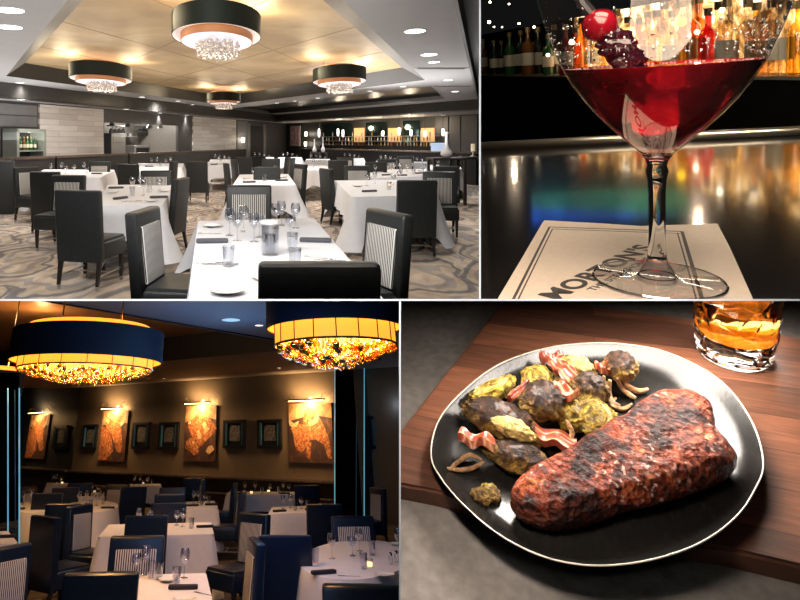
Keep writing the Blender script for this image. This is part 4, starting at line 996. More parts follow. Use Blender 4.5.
# chandeliers ---------------------------------------------------
shade_navy = noisy('navy_shade', (.018, .022, .04), .25, 70, .7)
amb_b = mat('lit_amber_shade', (.8, .4, .08), .6, emis=(1, .42, .035), estr=1.25)
v_ = coords(amb_b); st = wtex(amb_b, v_, 30, 2, 2, 'X'); 
bead_g = mat('gold_glass_bead', (.75, .48, .14), .08, .75, coat=.4)
bead_c = glassy('amber_clear_bead', (1, .74, .28), .75, .12, .05)
def chand_b(px0, px1, py, z, hpx, label, bead=.02, nb=330, drop=.5, ring=.24):
    a_, b_ = BL.at(px0, py, z), BL.at(px1, py, z); R = (b_-a_).length/2; c_ = (a_+b_)/2; c_.z = z; hh = hpx*c_.y/F/1.1
    t = thing('chandelier', 'BL', BL.M @ Matrix.Translation(c_), label, 'chandelier'); k = 56
    m = MB().lathe([(R*.985, 0), (R, 0), (R, hh), (R*.985, hh), (R*.985, 0)], k); link('drum_shade', m.mesh('drum_shade', shade_navy, 50), None, t)
    m = MB().lathe([(R*.98, .01), (R*.98, hh-.01)], k); m.lathe([(R*.975, hh*.25), (R*.87, hh*.25)], k); l_ = link('shade_lining', m.mesh('shade_lining', amb_b), None, t); l_['label'] = 'glowing amber lining'
    m = MB().lathe([(R*.865, -hh*ring), (R*.875, -hh*ring), (R*.875, hh*.5), (R*.865, hh*.5)], k); link('inner_drum', m.mesh('inner_drum', amb_b), None, t)
    m = MB().lathe([(R*.80, hh), (R*.81, hh), (R*.81, hh*1.2), (R*.80, hh*1.2)], k); link('upper_drum', m.mesh('upper_drum', amb_b), None, t)
    for q in range(18):
        rib = MB(); a2 = 2*PI*q/18; rib.tube([(R*.88*math.cos(a2), R*.88*math.sin(a2), -hh*ring), (R*.88*math.cos(a2), R*.88*math.sin(a2), hh*.2)], .004, 4)
        link('seam_rib', rib.mesh('seam_rib', lampbar), None, t)
    m = MB().lathe([(R*.868, -hh*ring-.004), (R*.885, -hh*ring-.004), (R*.885, -hh*ring+.008), (R*.868, -hh*ring+.008)], k); link('bottom_hoop', m.mesh('bottom_hoop', lampbar), None, t)
    rg = random.Random(5); m = MB(); m_dk = MB(); s_ = MB()
    for q in range(nb):
        rr = R*.85*math.sqrt(rg.random()); a2 = rg.uniform(0, 2*PI); x, y = rr*math.cos(a2), rr*math.sin(a2)
        zz = -hh*(ring-.04)-(hh*drop)*(1-(rr/R/.88)**2)*1.0*rg.uniform(.55, 1) - .012
        (m if rg.random() > .3 else m_dk).ball((x, y, zz), bead, 8, 6); s_.tube([(x, y, zz), (x, y, -hh*.12)], .0022, 3, False)
    o = link('glass_beads', m.mesh('glass_beads', bead_c), None, t); o['kind'] = 'stuff'
    o = link('dark_glass_beads', m_dk.mesh('dark_glass_beads', bead_g), None, t); o['kind'] = 'stuff'; o['label'] = 'darker bronze beads'
    o = link('bead_wires', s_.mesh('bead_wires', lampbar), None, t); o['kind'] = 'stuff'
    for x in (-R*.4, R*.4): m = MB(); m.tube([(x, 0, hh), (x, 0, BH+.55-z)], .01, 6); link('ceiling_rod', m.mesh('ceiling_rod', lampbar), None, t)
    for q in range(5):
        a2 = 2*PI*q/5; point('chandelier_lamp', BL.M, (c_.x+R*.5*math.cos(a2), c_.y+R*.5*math.sin(a2), z+hh*.12), 8, (1, .60, .20), .04, .06)
    for q in (-.5, .5): point('chandelier_uplight', BL.M, (c_.x+q*R, c_.y, z+hh*1.35), 16, (1, .55, .18), .05, .06)
    for q in range(4):
        a2 = 2*PI*q/4+.5; point('chandelier_low_lamp', BL.M, (c_.x+R*.45*math.cos(a2), c_.y+R*.45*math.sin(a2), z-hh*.30), 3.5, (1, .66, .22), .03, .02)
    return c_, R
chand_b(12, 161.5, 363, 2.48, 29, 'large navy drum chandelier with amber beads hanging at upper left', drop=.42)
chand_b(266, 402, 330, 2.42, 40, 'second navy drum chandelier, cut by the top edge beside the column', .024, 210, .5, .42)
chand_b(-38, 20, 395, 2.45, 21, 'navy drum chandelier at the far left edge', .018, 120)
# downlights
for (x, y, r, lab) in ((231, 320, .15, 'wide recessed downlight on the blue-grey soffit'), (259, 325.5, .07, 'small bright downlight on the blue-grey soffit'), (279, 368, .05, 'small downlight above the wall left of the bull picture'), (164, 378.5, .045, 'small downlight above the herd picture'), (78, 386, .04, 'small downlight at the room corner')):
    zz = BH-.004 if r < .07 else BH+.016
    p = BL.at(x, y, zz); t = thing('recessed_downlight', 'BL', BL.M @ Matrix.Translation(p), lab, 'light')
    m = MB().lathe([(r, -.002), (r*1.2, -.004), (r*1.25, .004)], 18); link('trim_ring', m.mesh('trim_ring', bl_soff), None, t)
    m = MB().disc(r, 0, 18); link('lens', m.mesh('lens', mat('dim_lens', (.6, .8, .9), .3, emis=(.55, .85, 1) if r > .1 else (1, .85, .7), estr=.5 if r > .1 else 2)), None, t)
    spot('dim_room_downlight', BL.M, (p.x, p.y, zz-.03), (p.x, p.y, 0), 14, (1, .75, .5), 90, .8, .05)

# tables --------------------------------------------------------
B1 = table('BL', [(316, 541), (392, 538), (425, 578), (292, 582)], 'the big round table of the dim room', .40, .05, 31, rnd_n=40, zt=.76)
B2 = table('BL', [(128, 575), (206, 573), (214, 606), (96, 610)], 'the nearest table of the dim room', .36, .2, 32, dmax=1.3)
B3 = table('BL', [(112, 521), (210, 519), (214, 534), (98, 537)], 'the table behind the striped blue chair', .42, .2, 33, dmax=1.2)
B4 = table('BL', [(14, 500), (56, 500), (64, 512), (4, 513)], 'the round table behind the tall left chair', .40, .05, 34, rnd_n=32)
B5 = table('BL', [(70, 501), (112, 500), (120, 512), (58, 513)], 'the round table beyond the tilted leather chair', .44, .05, 35, rnd_n=32)
B6 = table('BL', [(48, 480), (68, 480), (69, 485), (46, 485)], 'the back table below the lone left picture', .30, .1, 36, dmax=.9)
B7 = table('BL', [(82, 490.5), (106, 490), (111, 496), (78, 497)], 'the second-row table before the cow picture', .34, .12, 37, dmax=1.1)
B8 = table('BL', [(126, 480.5), (160, 480), (161, 486), (125, 486.5)], 'the back table below the herd picture', .34, .1, 38, dmax=.9)
B9 = table('BL', [(186, 498), (212, 497), (218, 507), (186, 508)], 'the table beside the receding blue chairs', .42, .22, 39, dmax=1.2)
B10 = table('BL', [(233, 487), (290, 487), (298, 495), (226, 495)], 'the banquette table below the small prints', .30, .2, 40, dmax=.9)
B11 = table('BL', [(275, 502), (316, 501), (322, 512), (268, 514)], 'the table behind the big dark chair', .40, .12, 41, dmax=1.1)
B12 = table('BL', [(-30, 531), (8, 531), (18, 543), (-34, 545)], 'the cut-off table at the dim left edge', .34, .14, 42, dmax=1.2)
def sc2(P, s): scatter(P, s)
scatter(B1, [('wine_glass', .26, .45), ('tumbler', .12, .35), ('goblet', .46, .5), ('wine_glass', .54, .62), ('tumbler', .66, .5), ('wine_glass', .95, .55), ('shaker', .86, .32), ('shaker', .80, .28), ('votive', .60, .22), ('plate', .70, .04), ('napkin', .22, .12, 12), ('plate', .98, .75), ('fork', .42, .06, 70), ('knife', .88, .04, -60), ('tumbler', .55, .2)], True)
scatter(B2, [('wine_glass', .22, .96), ('goblet', .12, .9), ('tumbler', .42, .8), ('wine_glass', .72, .82), ('napkin', .72, .46, -4), ('plate', .74, .12), ('plate', .55, .72), ('tumbler', .64, .6), ('fork', .92, .3, 40), ('tumbler', .32, .86)], True)
std2 = [('wine_glass', .25, .6), ('wine_glass', .4, .7), ('goblet', .62, .5), ('tumbler', .5, .3), ('tumbler', .75, .6), ('napkin', .2, .2, 5), ('napkin', .82, .25, -5)]
scatter(B3, [('wine_glass', .3, .7), ('goblet', .4, .8), ('wine_glass', .72, .6), ('tumbler', .80, .45), ('goblet', .66, .75), ('napkin', .93, .5, 0), ('tumbler', .55, .85)])
for P_ in (B4, B5, B9, B11): scatter(P_, std2)
for P_ in (B7, B8): scatter(P_, std2[:5]+[('votive', .5, .85)])
scatter(B10, std2+[('votive', .35, .3), ('votive', .6, .8), ('goblet', .9, .6), ('wine_glass', .82, .75)])
scatter(B6, std2[:3]+[('votive', .7, .5)]); scatter(B12, [('napkin', .8, .4), ('plate', .6, .6)])
for a_ in [
    (102, 572, 0, 'dark leather chair back in front at the bottom of the dim room'),
    (138, 535.5, 180, 'blue chair with striped inner back facing us behind the front dark chair'),
    (147, 515.5, 2, 'blue chair back just beyond the striped facing chair'),
    (169, 503, 2, 'blue chair back, third in the receding middle line'),
    (170, 494, 2, 'blue chair back, fourth in the receding middle line'),
    (173, 487.5, 180, 'small blue chair at the far end of the middle line'),
    (46, 516, -42, 'tall blue leather chair turned side-on at lower left'),
    (64, 503.5, -6, 'broad blue chair back behind the tall left chair'),
    (80, 505, -118, 'leather chair with light inner back beside the broad left chair'),
    (7, 546, -122, 'striped-back chair cut by the lower left edge'),
    (48, 493, 0, 'blue chair back in front of the back-left table'),
    (66, 487.5, 0, 'small blue chair back before the second-row table'),
    (80, 483, 10, 'smallest blue chair back below the cow picture'),
    (118, 484, 168, 'chair with warm striped inner back between the two back tables'),
    (134, 487, 20, 'blue chair turned away beside the warm striped chair'),
    (285, 535, -6, 'large dark chair seen from behind, near the lower right round table'),
    (324, 504, 0, 'blue chair back beyond the round right table'),
    (352, 516, 178, 'blue chair with striped inner back facing us at the round table'),
    (307, 485, 0, 'small blue chair back at the banquette table by the column'),
    (378, 488, 105, 'chair with warm lit inner back beside the dark right wall'),
    (392, 474, 80, 'dark chair side-on against the right wall'),
    (235, 483, 82, 'slim blue chair seen side-on left of the banquette table'),
    (243, 491, 80, 'slim blue chair side-on in front of the first side-on one'),
    (255, 513, 128, 'blue chair turned left with its pale inner back showing'),
    (257, 540, 95, 'dark side-on chair at the left of the large dark chair'),
    (362, 584, 170, 'chair with rounded top at the bottom right corner of the dim room'),
    (3, 470, -60, 'small blue chair at the far left beside the mirrored column'),
    (6, 492, -100, 'chair with brown striped back at the far left edge'),
    (28, 487, -110, 'warm-lit chair back beside the cyan column edge'),
    (194, 478, 0, 'high dark chair against the banquette below the herd picture'),
    (204, 480, 95, 'dark side-on chair right of the herd picture chair')]:
    chair('BL', *a_)
point('dark_wall_fill', BL.M, (onR2(384, 380).x, vy-1.2, 2.6), 3, (.5, .7, 1), .05)  # added unseen fill so the dark wall and its print show
for x_, y_ in ((225, 322), (255, 318), (185, 308)): q_ = BL.at(x_, y_, BH); point('blue_soffit_fill', BL.M, (q_.x, q_.y, BH-.7), 9, (.3, .6, 1), .04)  # added unseen points that turn the soffit blue
# light of the dim room: unseen cool lamps from the front and right
area('dim_room_cool_lamp', BL.M, (-.25, 1.7, 2.0), (-.4, 6.5, .6), .7, 15, (.18, .45, 1), .25)
area('dim_room_cool_side_lamp', BL.M, (.85, 5.5, 2.3), (-1.0, 8.5, .8), .8, 20, (.22, .5, 1), .4)
area('dim_room_cool_uplight', BL.M, (.6, 4.2, 1.9), (.7, 5.2, 3.1), .6, 7, (.25, .55, 1), .4)
for x_, y_ in ((-.75, 4.6), (-.1, 3.0), (-1.6, 6.5), (.15, 7.0), (.75, 4.4), (-.6, 10.5), (-2.6, 9.5), (1.0, 10.0)): spot('dim_room_table_fill', BL.M, (x_, y_, min(2.9, 1.72+.185*y_)), (x_, y_+.3, 0), 22*(min(2.9, 1.72+.185*y_)-.7)**2, (1, .52, .19), 120, .9, .05)  # added unseen warm fill for the table tops

for x_, y_, p_ in ((10, 312, 40), (40, 325, 30), (190, 318, 20)):
    q_ = BL.at(x_, y_, BH+.25); point('copper_ceiling_fill', BL.M, tuple(q_), p_, (1, .6, .25), .1)  # added unseen points that make the copper ceiling glow

# ================================================================== COCKTAIL ON THE BAR
def tat(px, py, h_=0.): return TR.at(px, py, h_)
bar_blk = noisy('black_bar_top', (.006, .005, .005), .3, 4, .07, coat=.6)
bar_dark = noisy('bar_dark_panel', (.005, .004, .004), .3, 3, .8, spec=.1)
rail_m = mat('bar_rail_steel', (.62, .56, .46), .28, .95)
def TRS(name, mb, m_): return struct(name, 'TR', mb.mesh('setting', m_, smooth=False), TR.M)
eL, eR = tat(478, 151), tat(802, 135.5)
m = MB(); fL, fR = tat(440, 420), tat(900, 420)
m.slab([tat(440, 420), tat(900, 420), eR+(eR-eL)*.3, eL-(eR-eL)*.3], (0, 0, -1), .2)
o = single('bar_counter', 'TR', m.mesh('bar_counter', bar_blk, smooth=False), TR.M, 'glossy black bar top under the napkin and cocktail', 'bar')
# steel rail at the back edge of the bar
m = MB(); e_ = (eR-eL).normalized(); bk_ = Vector((-e_.y, e_.x, 0))
if bk_.y < 0: bk_ = -bk_
a_, b_ = eL-e_*.5, eR+e_*.5
m.tube([a_+bk_*.06+Vector((0, 0, .035)), b_+bk_*.06+Vector((0, 0, .035))], .055, 20)
t = thing('bar_rail', 'TR', TR.M, 'long round steel rail along the far edge of the black bar', 'rail')
link('rail_tube', m.mesh('rail_tube', rail_m), None, t)
m = MB(); m.slab([a_+bk_*.0+Vector((0, 0, -.1)), b_+bk_*.0+Vector((0, 0, -.1)), b_+bk_*.0, a_+bk_*.0], bk_, .14); link('rail_base', m.mesh('rail_base', bar_dark, smooth=False), None, t)
# back shelf: its top edge on row 73
SD = 7.0                                   # how far behind the rail, in this booth's units
sb = a_+bk_*SD; sn = -bk_
def onS(px, py, off=0.): return TR.on(px, py, sb+sn*off, sn)
zs_ = onS(640, 75).z
sA_, sB_ = TR.at(470, 74.5, zs_), TR.at(810, 76, zs_); sb = sA_; sd_ = (sB_-sA_).normalized(); sn = Vector((sd_.y, -sd_.x, 0))
if sn.y > 0: sn = -sn
def sq(x0, x1, z0, z1, off=0.):
    A, B = onS(x0, 75, off), onS(x1, 75, off); return [Vector((A.x, A.y, z0)), Vector((B.x, B.y, z0)), Vector((B.x, B.y, z1)), Vector((A.x, A.y, z1))]
t = thing('back_bar', 'TR', TR.M, 'dark back bar cabinet carrying the row of lit bottles behind the cocktail', 'bar')
m = MB(); m.slab(sq(430, 860, -2.5, zs_-.02, .1), -sn, 1.4); link('cabinet', m.mesh('cabinet', bar_dark, smooth=False), None, t)
m = MB(); m.slab(sq(430, 860, zs_-.05, zs_, .14), -sn, 1.45); link('shelf_edge', m.mesh('shelf_edge', noisy('shelf_edge_grey', (.20, .17, .14), .1, 5, .4), smooth=False), None, t)
glowp = mat('backlit_bottle_wall', (.5, .35, .2), .5); v_ = coords(glowp, (1, 1, 1))
N, L, b = nodes(glowp)
gf = ntex(glowp, v_, 1.5, 4, .7, .6); vf = vtex(glowp, v_, 5.0)
gc = ramp(glowp, gf, [(.30, (.015, .008, .004)), (.44, (.14, .06, .015)), (.52, (.85, .50, .18)), (.58, (1, .84, .60)), (.72, (1, .9, .7)), (.80, (.35, .16, .05))])
L.new(gc, b.inputs['Emission Color']); b.inputs['Base Color'].default_value = (.02, .012, .008, 1); b.inputs['Emission Strength'].default_value = 3.4
m = MB(); m.slab(sq(575, 860, zs_, zs_+1.5, -.7), -sn, .05)
link('lit_back_panel', m.mesh('lit_back_panel', glowp, smooth=False), None, t)
m = MB(); m.slab(sq(430, 575, zs_, zs_+1.5, -.7), -sn, .05); link('dark_back_panel', m.mesh('dark_back_panel', bar_dark, smooth=False), None, t)
LIT = {}
for k_, tint in (('amber', (1, .50, .12)), ('clear', (1, .93, .8)), ('white', (1, .85, .65)), ('gold', (1, .72, .25)), ('brown', (.55, .22, .06)), ('red', (.75, .08, .05))):
    LIT[k_] = MB().lathe(bottle_prof(), 20).mesh('bottle_body', glassy('lit_bottle_'+k_, tint, .5, .12, .15))
rg = random.Random(11)
bm_ = (TR.M)
Xs = e_
def SM(px, off, sc_): 
    p = onS(px, 75, off); return TR.M @ Matrix.Translation((p.x, p.y, zs_)) @ Matrix.Scale(sc_, 4)
glass_k = {'left': ['dark', 'green', 'dark', 'dark', 'dark', 'red', 'dark', 'brown'], 'right': ['amber', 'clear', 'white', 'gold', 'clear', 'white', 'clear', 'amber', 'red', 'clear']}
for k in range(36):
    px = 484+k*9.0+rg.uniform(-2, 2)
    zone = 'left' if px < 575 else 'right'
    kind = rg.choice(glass_k[zone])
    lab = 'dim dark bottle on the back bar shelf, left of the cocktail bowl' if px < 545 else ('bottle on the back bar seen through the cocktail bowl' if px < 785 else 'bright bottle on the back bar right of the cocktail bowl')
    t = bottle('TR', kind, SM(px, -.05 if k % 2 else -.38, rg.uniform(3.6, 5.2)), lab, {'dim': 'dim bottles left of the cocktail', 'bot': 'bottles behind the cocktail bowl', 'bri': 'bright bottles right of the cocktail'}[lab[:3]], True)
    if zone == 'right':
        for c_ in t.children:
            if c_.name.startswith('bottle_body'): c_.data = LIT[kind]
            if c_.name.startswith('paper_label') and k % 3: c_.data = CAPME
# small lights of the shelf
bulb = mat('shelf_bulb', (1, .8, .5), .4, emis=(1, .82, .55), estr=16)
for k, (x, y, r) in enumerate(((489, 22, .04), (494, 27, .02), (502, 27, .018), (519, 23.5, .024), (534, 27, .026), (509, 4, .02), (548, 55, .034), (572, 42, .05), (682, 22, .055), (697, 32, .03), (722, 10, .03), (490, 2, .026))):
    p = onS(x, y, .3); m = MB(); m.ball((0, 0, 0), r*1.3, 12, 8)
    single('shelf_light', 'TR', m.mesh('shelf_light', bulb if k != 8 else mat('yellow_bulb', (1, .6, .05), .4, emis=(1, .55, .02), estr=5)), TR.M @ Matrix.Translation(p), 'small glowing lamp among the back bar bottles' if k != 8 else 'round yellow lamp glowing behind the cocktail bowl', 'lamp', 'small lamps among the bottles' if k != 8 else None)
p = onS(510, 10, .9); point('back_bar_left_fill', TR.M, tuple(p), 16, (1, .78, .55), .03)  # added unseen points that brighten the bottles
p = onS(700, -6, 1.5); point('back_bar_warm_fill', TR.M, tuple(p), 14, (1, .75, .5), .03)
# television whose picture mirrors in the bar top
def refl(px, py, t_):
    d = TR.ray(px, py); p = tat(px, py); d2 = Vector((d.x, d.y, -d.z)); return p+d2*t_
scr = mat('football_screen', (0, 0, 0), .3); N, L, b = nodes(scr)
tc = N.new('ShaderNodeTexCoord'); sp = N.new('ShaderNodeSeparateXYZ'); L.new(tc.outputs['Generated'], sp.inputs[0])
yc = ramp(scr, sp.outputs[2], [(.0, (.02, .10, .05)), (.62, (.03, .14, .07)), (.66, (.02, .06, .35)), (.95, (.02, .10, .6))])
bl_ = ramp(scr, ntex(scr, tc.outputs['Generated'], 5, 4), [(.45, (.55, .55, .55)), (.62, (1.3, 1.3, 1.3))])
yy = mixc(scr, 1.0, yc, bl_, 'MULTIPLY'); L.new(yy, b.inputs['Emission Color']); b.inputs['Emission Strength'].default_value = 3.2
tp_ = (tat(612, 205)-TR.o).length/TR.ray(612, 205).length; c0 = refl(612, 205, tp_*2.6)
q4 = []
dn_ = Vector((TR.ray(612, 205).x, TR.ray(612, 205).y, 0)).normalized()
for (x, y) in ((532, 223), (690, 216), (690, 186), (532, 194)):
    d = TR.ray(x, y); p = tat(x, y); d2 = Vector((d.x, d.y, -d.z)); tt = (c0-p).dot(dn_)/d2.dot(dn_); q4.append(p+d2*tt)
m = MB(); m.slab([q4[3], q4[2], q4[1], q4[0]], dn_, .05)
t = thing('television', 'TR', TR.M, 'television with a green sports field, mirrored in the black bar top', 'television')
link('screen', m.mesh('screen', scr, smooth=False), None, t)
cq = sum(q4, Vector())/4; m = MB(); m.slab([cq+(p-cq)*1.05+dn_*.052 for p in (q4[3], q4[2], q4[1], q4[0])], dn_, .1); link('housing', m.mesh('housing', blk, smooth=False), None, t)
# napkin
nap = noisy('cream_paper', (.86, .76, .66), .04, 40, .8, .15)
ink = mat('charcoal_ink', (.06, .055, .055), .6)
t = thing('paper_napkin', 'TR', TR.M, 'cream cocktail napkin with a double border and lettering under the glass', 'napkin')
nc = [tat(543, 223), tat(598, 226), tat(640, 229), tat(716, 226.5), tat(728, 250), tat(752, 305), tat(780, 360), tat(470, 360), tat(498, 300), tat(524, 256)]
m = MB(); m.prism([(p.x, p.y) for p in nc], .0, .008); m.prism([(p.x+.006, p.y+.006) for p in nc], .008, .016); link('paper', m.mesh('paper', nap, smooth=False), None, t)
def line(p0, p1, w_, z=.0165):
    A, B = tat(*p0, z), tat(*p1, z); d_ = (B-A).normalized(); o_ = Vector((-d_.y, d_.x, 0))*w_
    return [A-o_, B-o_, B+o_, A+o_]
m = MB()
for (p0, p1, w_) in (((549.5, 227), (507, 312), .0055), ((552.5, 229), (512, 312), .003), ((549.5, 227), (682, 231.5), .0045), ((552.5, 229), (680, 233.5), .0025), ((682, 231.5), (706, 312), .0075), ((677.5, 233), (700, 312), .003)):
    m.slab(line(p0, p1, w_), (0, 0, 1), .001)
link('printed_border', m.mesh('printed_border', ink, smooth=False), None, t)
def text_mesh(body, size, M, m_, name, bold=.0, sx=1.):
    cu = bpy.data.curves.new(name, 'FONT'); cu.body = body; cu.size = size; cu.offset = bold; cu.extrude = .0006; cu.space_character = 1.05
    ob = bpy.data.objects.new('lettering_tmp', cu); C.objects.link(ob); bpy.context.view_layer.update()
    me = bpy.data.meshes.new_from_object(ob.evaluated_get(bpy.context.evaluated_depsgraph_get())); bpy.data.objects.remove(ob)
    xs = [v_.co.x for v_ in me.vertices]; x0, x1 = min(xs), max(xs)
    for v_ in me.vertices: v_.co.x = (v_.co.x-x0)*sx; 
    me.transform(M); me.materials.clear(); me.materials.append(m_); me.name = name; return me, (x1-x0)*sx
A, B = tat(558, 300, .0172), tat(655, 248, .0172); d_ = (B-A); Lt = d_.length; ang = math.atan2(d_.y, d_.x)
_, w0 = text_mesh("MORTON'S", .1, I4, ink, 'tmp')
up = tat(600, 262, .0172)-tat(604, 274, .0172)
hgt = .122
for bo in (.0035,):
    me, _ = text_mesh("MORTON'S", hgt, Matrix.Translation(A) @ Matrix.Rotation(ang, 4, 'Z'), ink, 'lettering', bo, Lt/(w0*hgt/.1))
    link('lettering', me, None, t)
A2, B2 = tat(594, 291, .0172), tat(652, 259, .0172); d_ = B2-A2
_, w1 = text_mesh("THE STEAKHOUSE", .1, I4, ink, 'tmp')
me, _ = text_mesh("THE STEAKHOUSE", .045, Matrix.Translation(A2) @ Matrix.Rotation(math.atan2(d_.y, d_.x), 4, 'Z'), ink, 'lettering', .0006, d_.length/(w1*.45)); link('lettering', me, None, t)
# cocktail glass
GX, GY = 276., 231.
base = tat(657, 284)
def gz(row): return (284-row)/GY
cg = mat('clear_glass', (1, 1, 1), .0, trans=1., ior=1.45)
cgt = glassy('bowl_glass', (.96, .96, .97), .85, .012, .02)
GM = TR.M @ Matrix.Translation((base.x, base.y, .018))
t = thing('cocktail_glass', 'TR', GM, 'large stemmed cocktail glass holding a red drink on the cream napkin', 'glass')
link('foot', MB().lathe([(16/GX, .045), (30/GX, .020), (66/GX, .012), (67/GX, .006), (66/GX, .0), (0, 0)], 64).mesh('foot', glassy('foot_glass', (.95, .95, .96), .30, .03, .03), 60), None, t)
link('foot_collar', MB().lathe([(19/GX, .018), (18/GX, .03), (16.5/GX, .05), (12/GX, .075), (10/GX, .10)], 48).mesh('foot_collar', cgt, 60), None, t)
m = MB(); m.lathe([(66/GX, .003), (67.4/GX, .006), (66/GX, .011), (64.6/GX, .007), (66/GX, .003)], 64); link('foot_edge', m.mesh('foot_edge', glassy('foot_edge_glass', (.8, .82, .85), .9, .35, .05), 60), None, t)
m = MB(); m.lathe([(19/GX, .016), (20.5/GX, .020), (19/GX, .024), (17.5/GX, .020), (19/GX, .016)], 48); link('collar_ring', m.mesh('collar_ring', MATS['foot_edge_glass'], 60), None, t)
prof = [(0, .095), (10/GX, .097), (8.5/GX, gz(240)), (8.5/GX, gz(195)), (9.5/GX, gz(182)), (11.5/GX, gz(174)), (9.5/GX, gz(169)), (12/GX, gz(162)), (15/GX, gz(159)), (0, gz(157))]
link('stem', MB().lathe(prof, 40).mesh('stem', cg, 60), None, t)
bowl = [(0, 158), (14, 158), (26, 149), (45, 133), (60, 119), (73, 105), (87, 87), (98, 69), (108, 46), (116, 24), (121.5, 4), (124, -14)]
outer = [(r/GX, gz(y)) for r, y in bowl]
link('bowl', MB().lathe(outer, 72).mesh('bowl', cgt, 60), None, t)
m = MB(); a_ = outer[-1]; m.lathe([(a_[0]-.004, a_[1]-.004), (a_[0]+.003, a_[1]-.002), (a_[0], a_[1]+.006), (a_[0]-.006, a_[1]+.003), (a_[0]-.004, a_[1]-.004)], 72); link('rim', m.mesh('rim', cg, 60), None, t)
# drops and smears on the bowl
drop = glassy('drop_glass', (.85, .85, .85), 1., .35, .05); rg = random.Random(4); m = MB()
for k in range(230):
    row = rg.triangular(14, 68, 62); rr = None
    for (r0, y0), (r1, y1) in zip(bowl, bowl[1:]):
        if y1 <= row <= y0: rr = r0+(r1-r0)*(y0-row)/(y0-y1)
    a2 = rg.uniform(0, 2*PI); s_ = rg.uniform(.0015, .0055)
    m.ball((rr/GX*.99*math.cos(a2), rr/GX*.99*math.sin(a2), gz(row)), (s_, s_, s_*rg.uniform(.8, 1.8)), 6, 4)
o = link('droplets', m.mesh('droplets', drop), None, t); o['kind'] = 'stuff'
liq = mat('crimson_drink', (.50, .006, .018), .03, trans=.55, ior=1.34, coat=.5); N, L, b = nodes(liq)
b.inputs['Emission Color'].default_value = (.5, .005, .02, 1); b.inputs['Emission Strength'].default_value = 0
f_ = ntex(liq, coords(liq), 5, 4, .6, 1.); setc(liq, ramp(liq, f_, [(.3, (.34, .003, .012)), (.55, (.66, .010, .03)), (.75, (.95, .04, .04))]))
lp_ = [(0, gz(154))]+[((r-2.2)/GX, gz(y)) for r, y in bowl[2:7]]+[((98-2.5)/GX, gz(71)), ((96-2.5)/GX, gz(72.5)), (0, gz(72.5))]
single('red_cocktail', 'TR', MB().lathe(lp_, 64).mesh('red_cocktail', liq, 40), GM, 'crimson cocktail filling the lower half of the stemmed glass', 'drink')
foam = noisy('pale_bubbles', (.62, .34, .34), .3, 60, .35); m = MB()
for k in range(260):
    a2 = rg.uniform(0, 2*PI); r_ = rg.triangular(.80, .985, .97)*95/GX; m.ball((r_*math.cos(a2), r_*math.sin(a2), gz(72.3)), rg.uniform(.002, .005), 6, 4)
o = single('bubble_ring', 'TR', m.mesh('bubble_ring', foam), GM, 'thin ring of pale bubbles on the surface of the red cocktail', 'bubbles'); o['kind'] = 'stuff'
# berries on a pick
cher = noisy('cherry_skin', (.22, .004, .012), .3, 5, .12, coat=.8); berry = noisy('dark_berry_skin', (.025, .004, .010), .3, 5, .15, coat=.6)
def bpos(px, py, dd=0.):   # inside the bowl, on the plane through the stem facing us
    p = TR.on(px, py, base+Vector((0, dd, 0)), Vector((0, 1, 0))); return p
pk0, pk1 = bpos(573, -12), bpos(648, 92)
m = MB(); m.tube([pk0, pk1], .009, 8); t = thing('garnish_pick', 'TR', TR.M, 'slim black cocktail pick leaning in the bowl', 'pick'); link('stick', m.mesh('stick', blk), None, t)
m = MB(); m.tube([bpos(576, -10), bpos(583, 4), bpos(593, 16)], .026, 10); link('black_tip', m.mesh('black_tip', blk), None, t)
def blob(c, r, seed, lumps=.0, seg=28):
    m = MB(); m.ball((0, 0, 0), 1, seg, seg*2//3)
    out = []
    for (x, y, z) in m.v:
        v_ = Vector((x, y, z)); k = 1+.05*noise.noise(v_*1.5+Vector((seed, 0, 0)))
        if lumps: k += lumps*abs(math.sin(6*x+seed)*math.sin(6*y)*math.sin(6*z+seed))
        out.append((x*r*k, y*r*k, z*r*k))
    m.v = out; return m
for (x, y, r, mt, lp, nm_, lab) in ((600, 25.5, .072, cher, 0, 'cherry', 'glossy bright red cherry on top of the pick'), (617, 45, .066, berry, .35, 'blackberry', 'lumpy dark berry directly below the red cherry'), (627, 60, .060, berry, .35, 'blackberry', 'lower dark berry just above the drink'), (636, 76, .052, berry, .35, 'blackberry', 'lowest dark berry sinking into the drink')):
    single(nm_, 'TR', blob(Vector(), r, x, lp).mesh(nm_, mt), TR.M @ Matrix.Translation(bpos(x, y)), lab, 'berry')
# added unseen fills that brighten the rail, napkin and glass
pr_ = (eL+eR)/2; area('rail_fill', TR.M, (pr_.x, pr_.y-.6, 2.3), (pr_.x, pr_.y+.1, 0), 5.0, 170, (1, .85, .65), .3)
area('bar_front_fill', TR.M, (-.1, -.9, 1.6), (0, .1, .1), 1.1, 42, (1, .78, .58), .9)
area('bar_top_fill', TR.M, (.1, -.2, 2.4), (0, .2, .1), 1.2, 42, (1, .78, .56), .8)

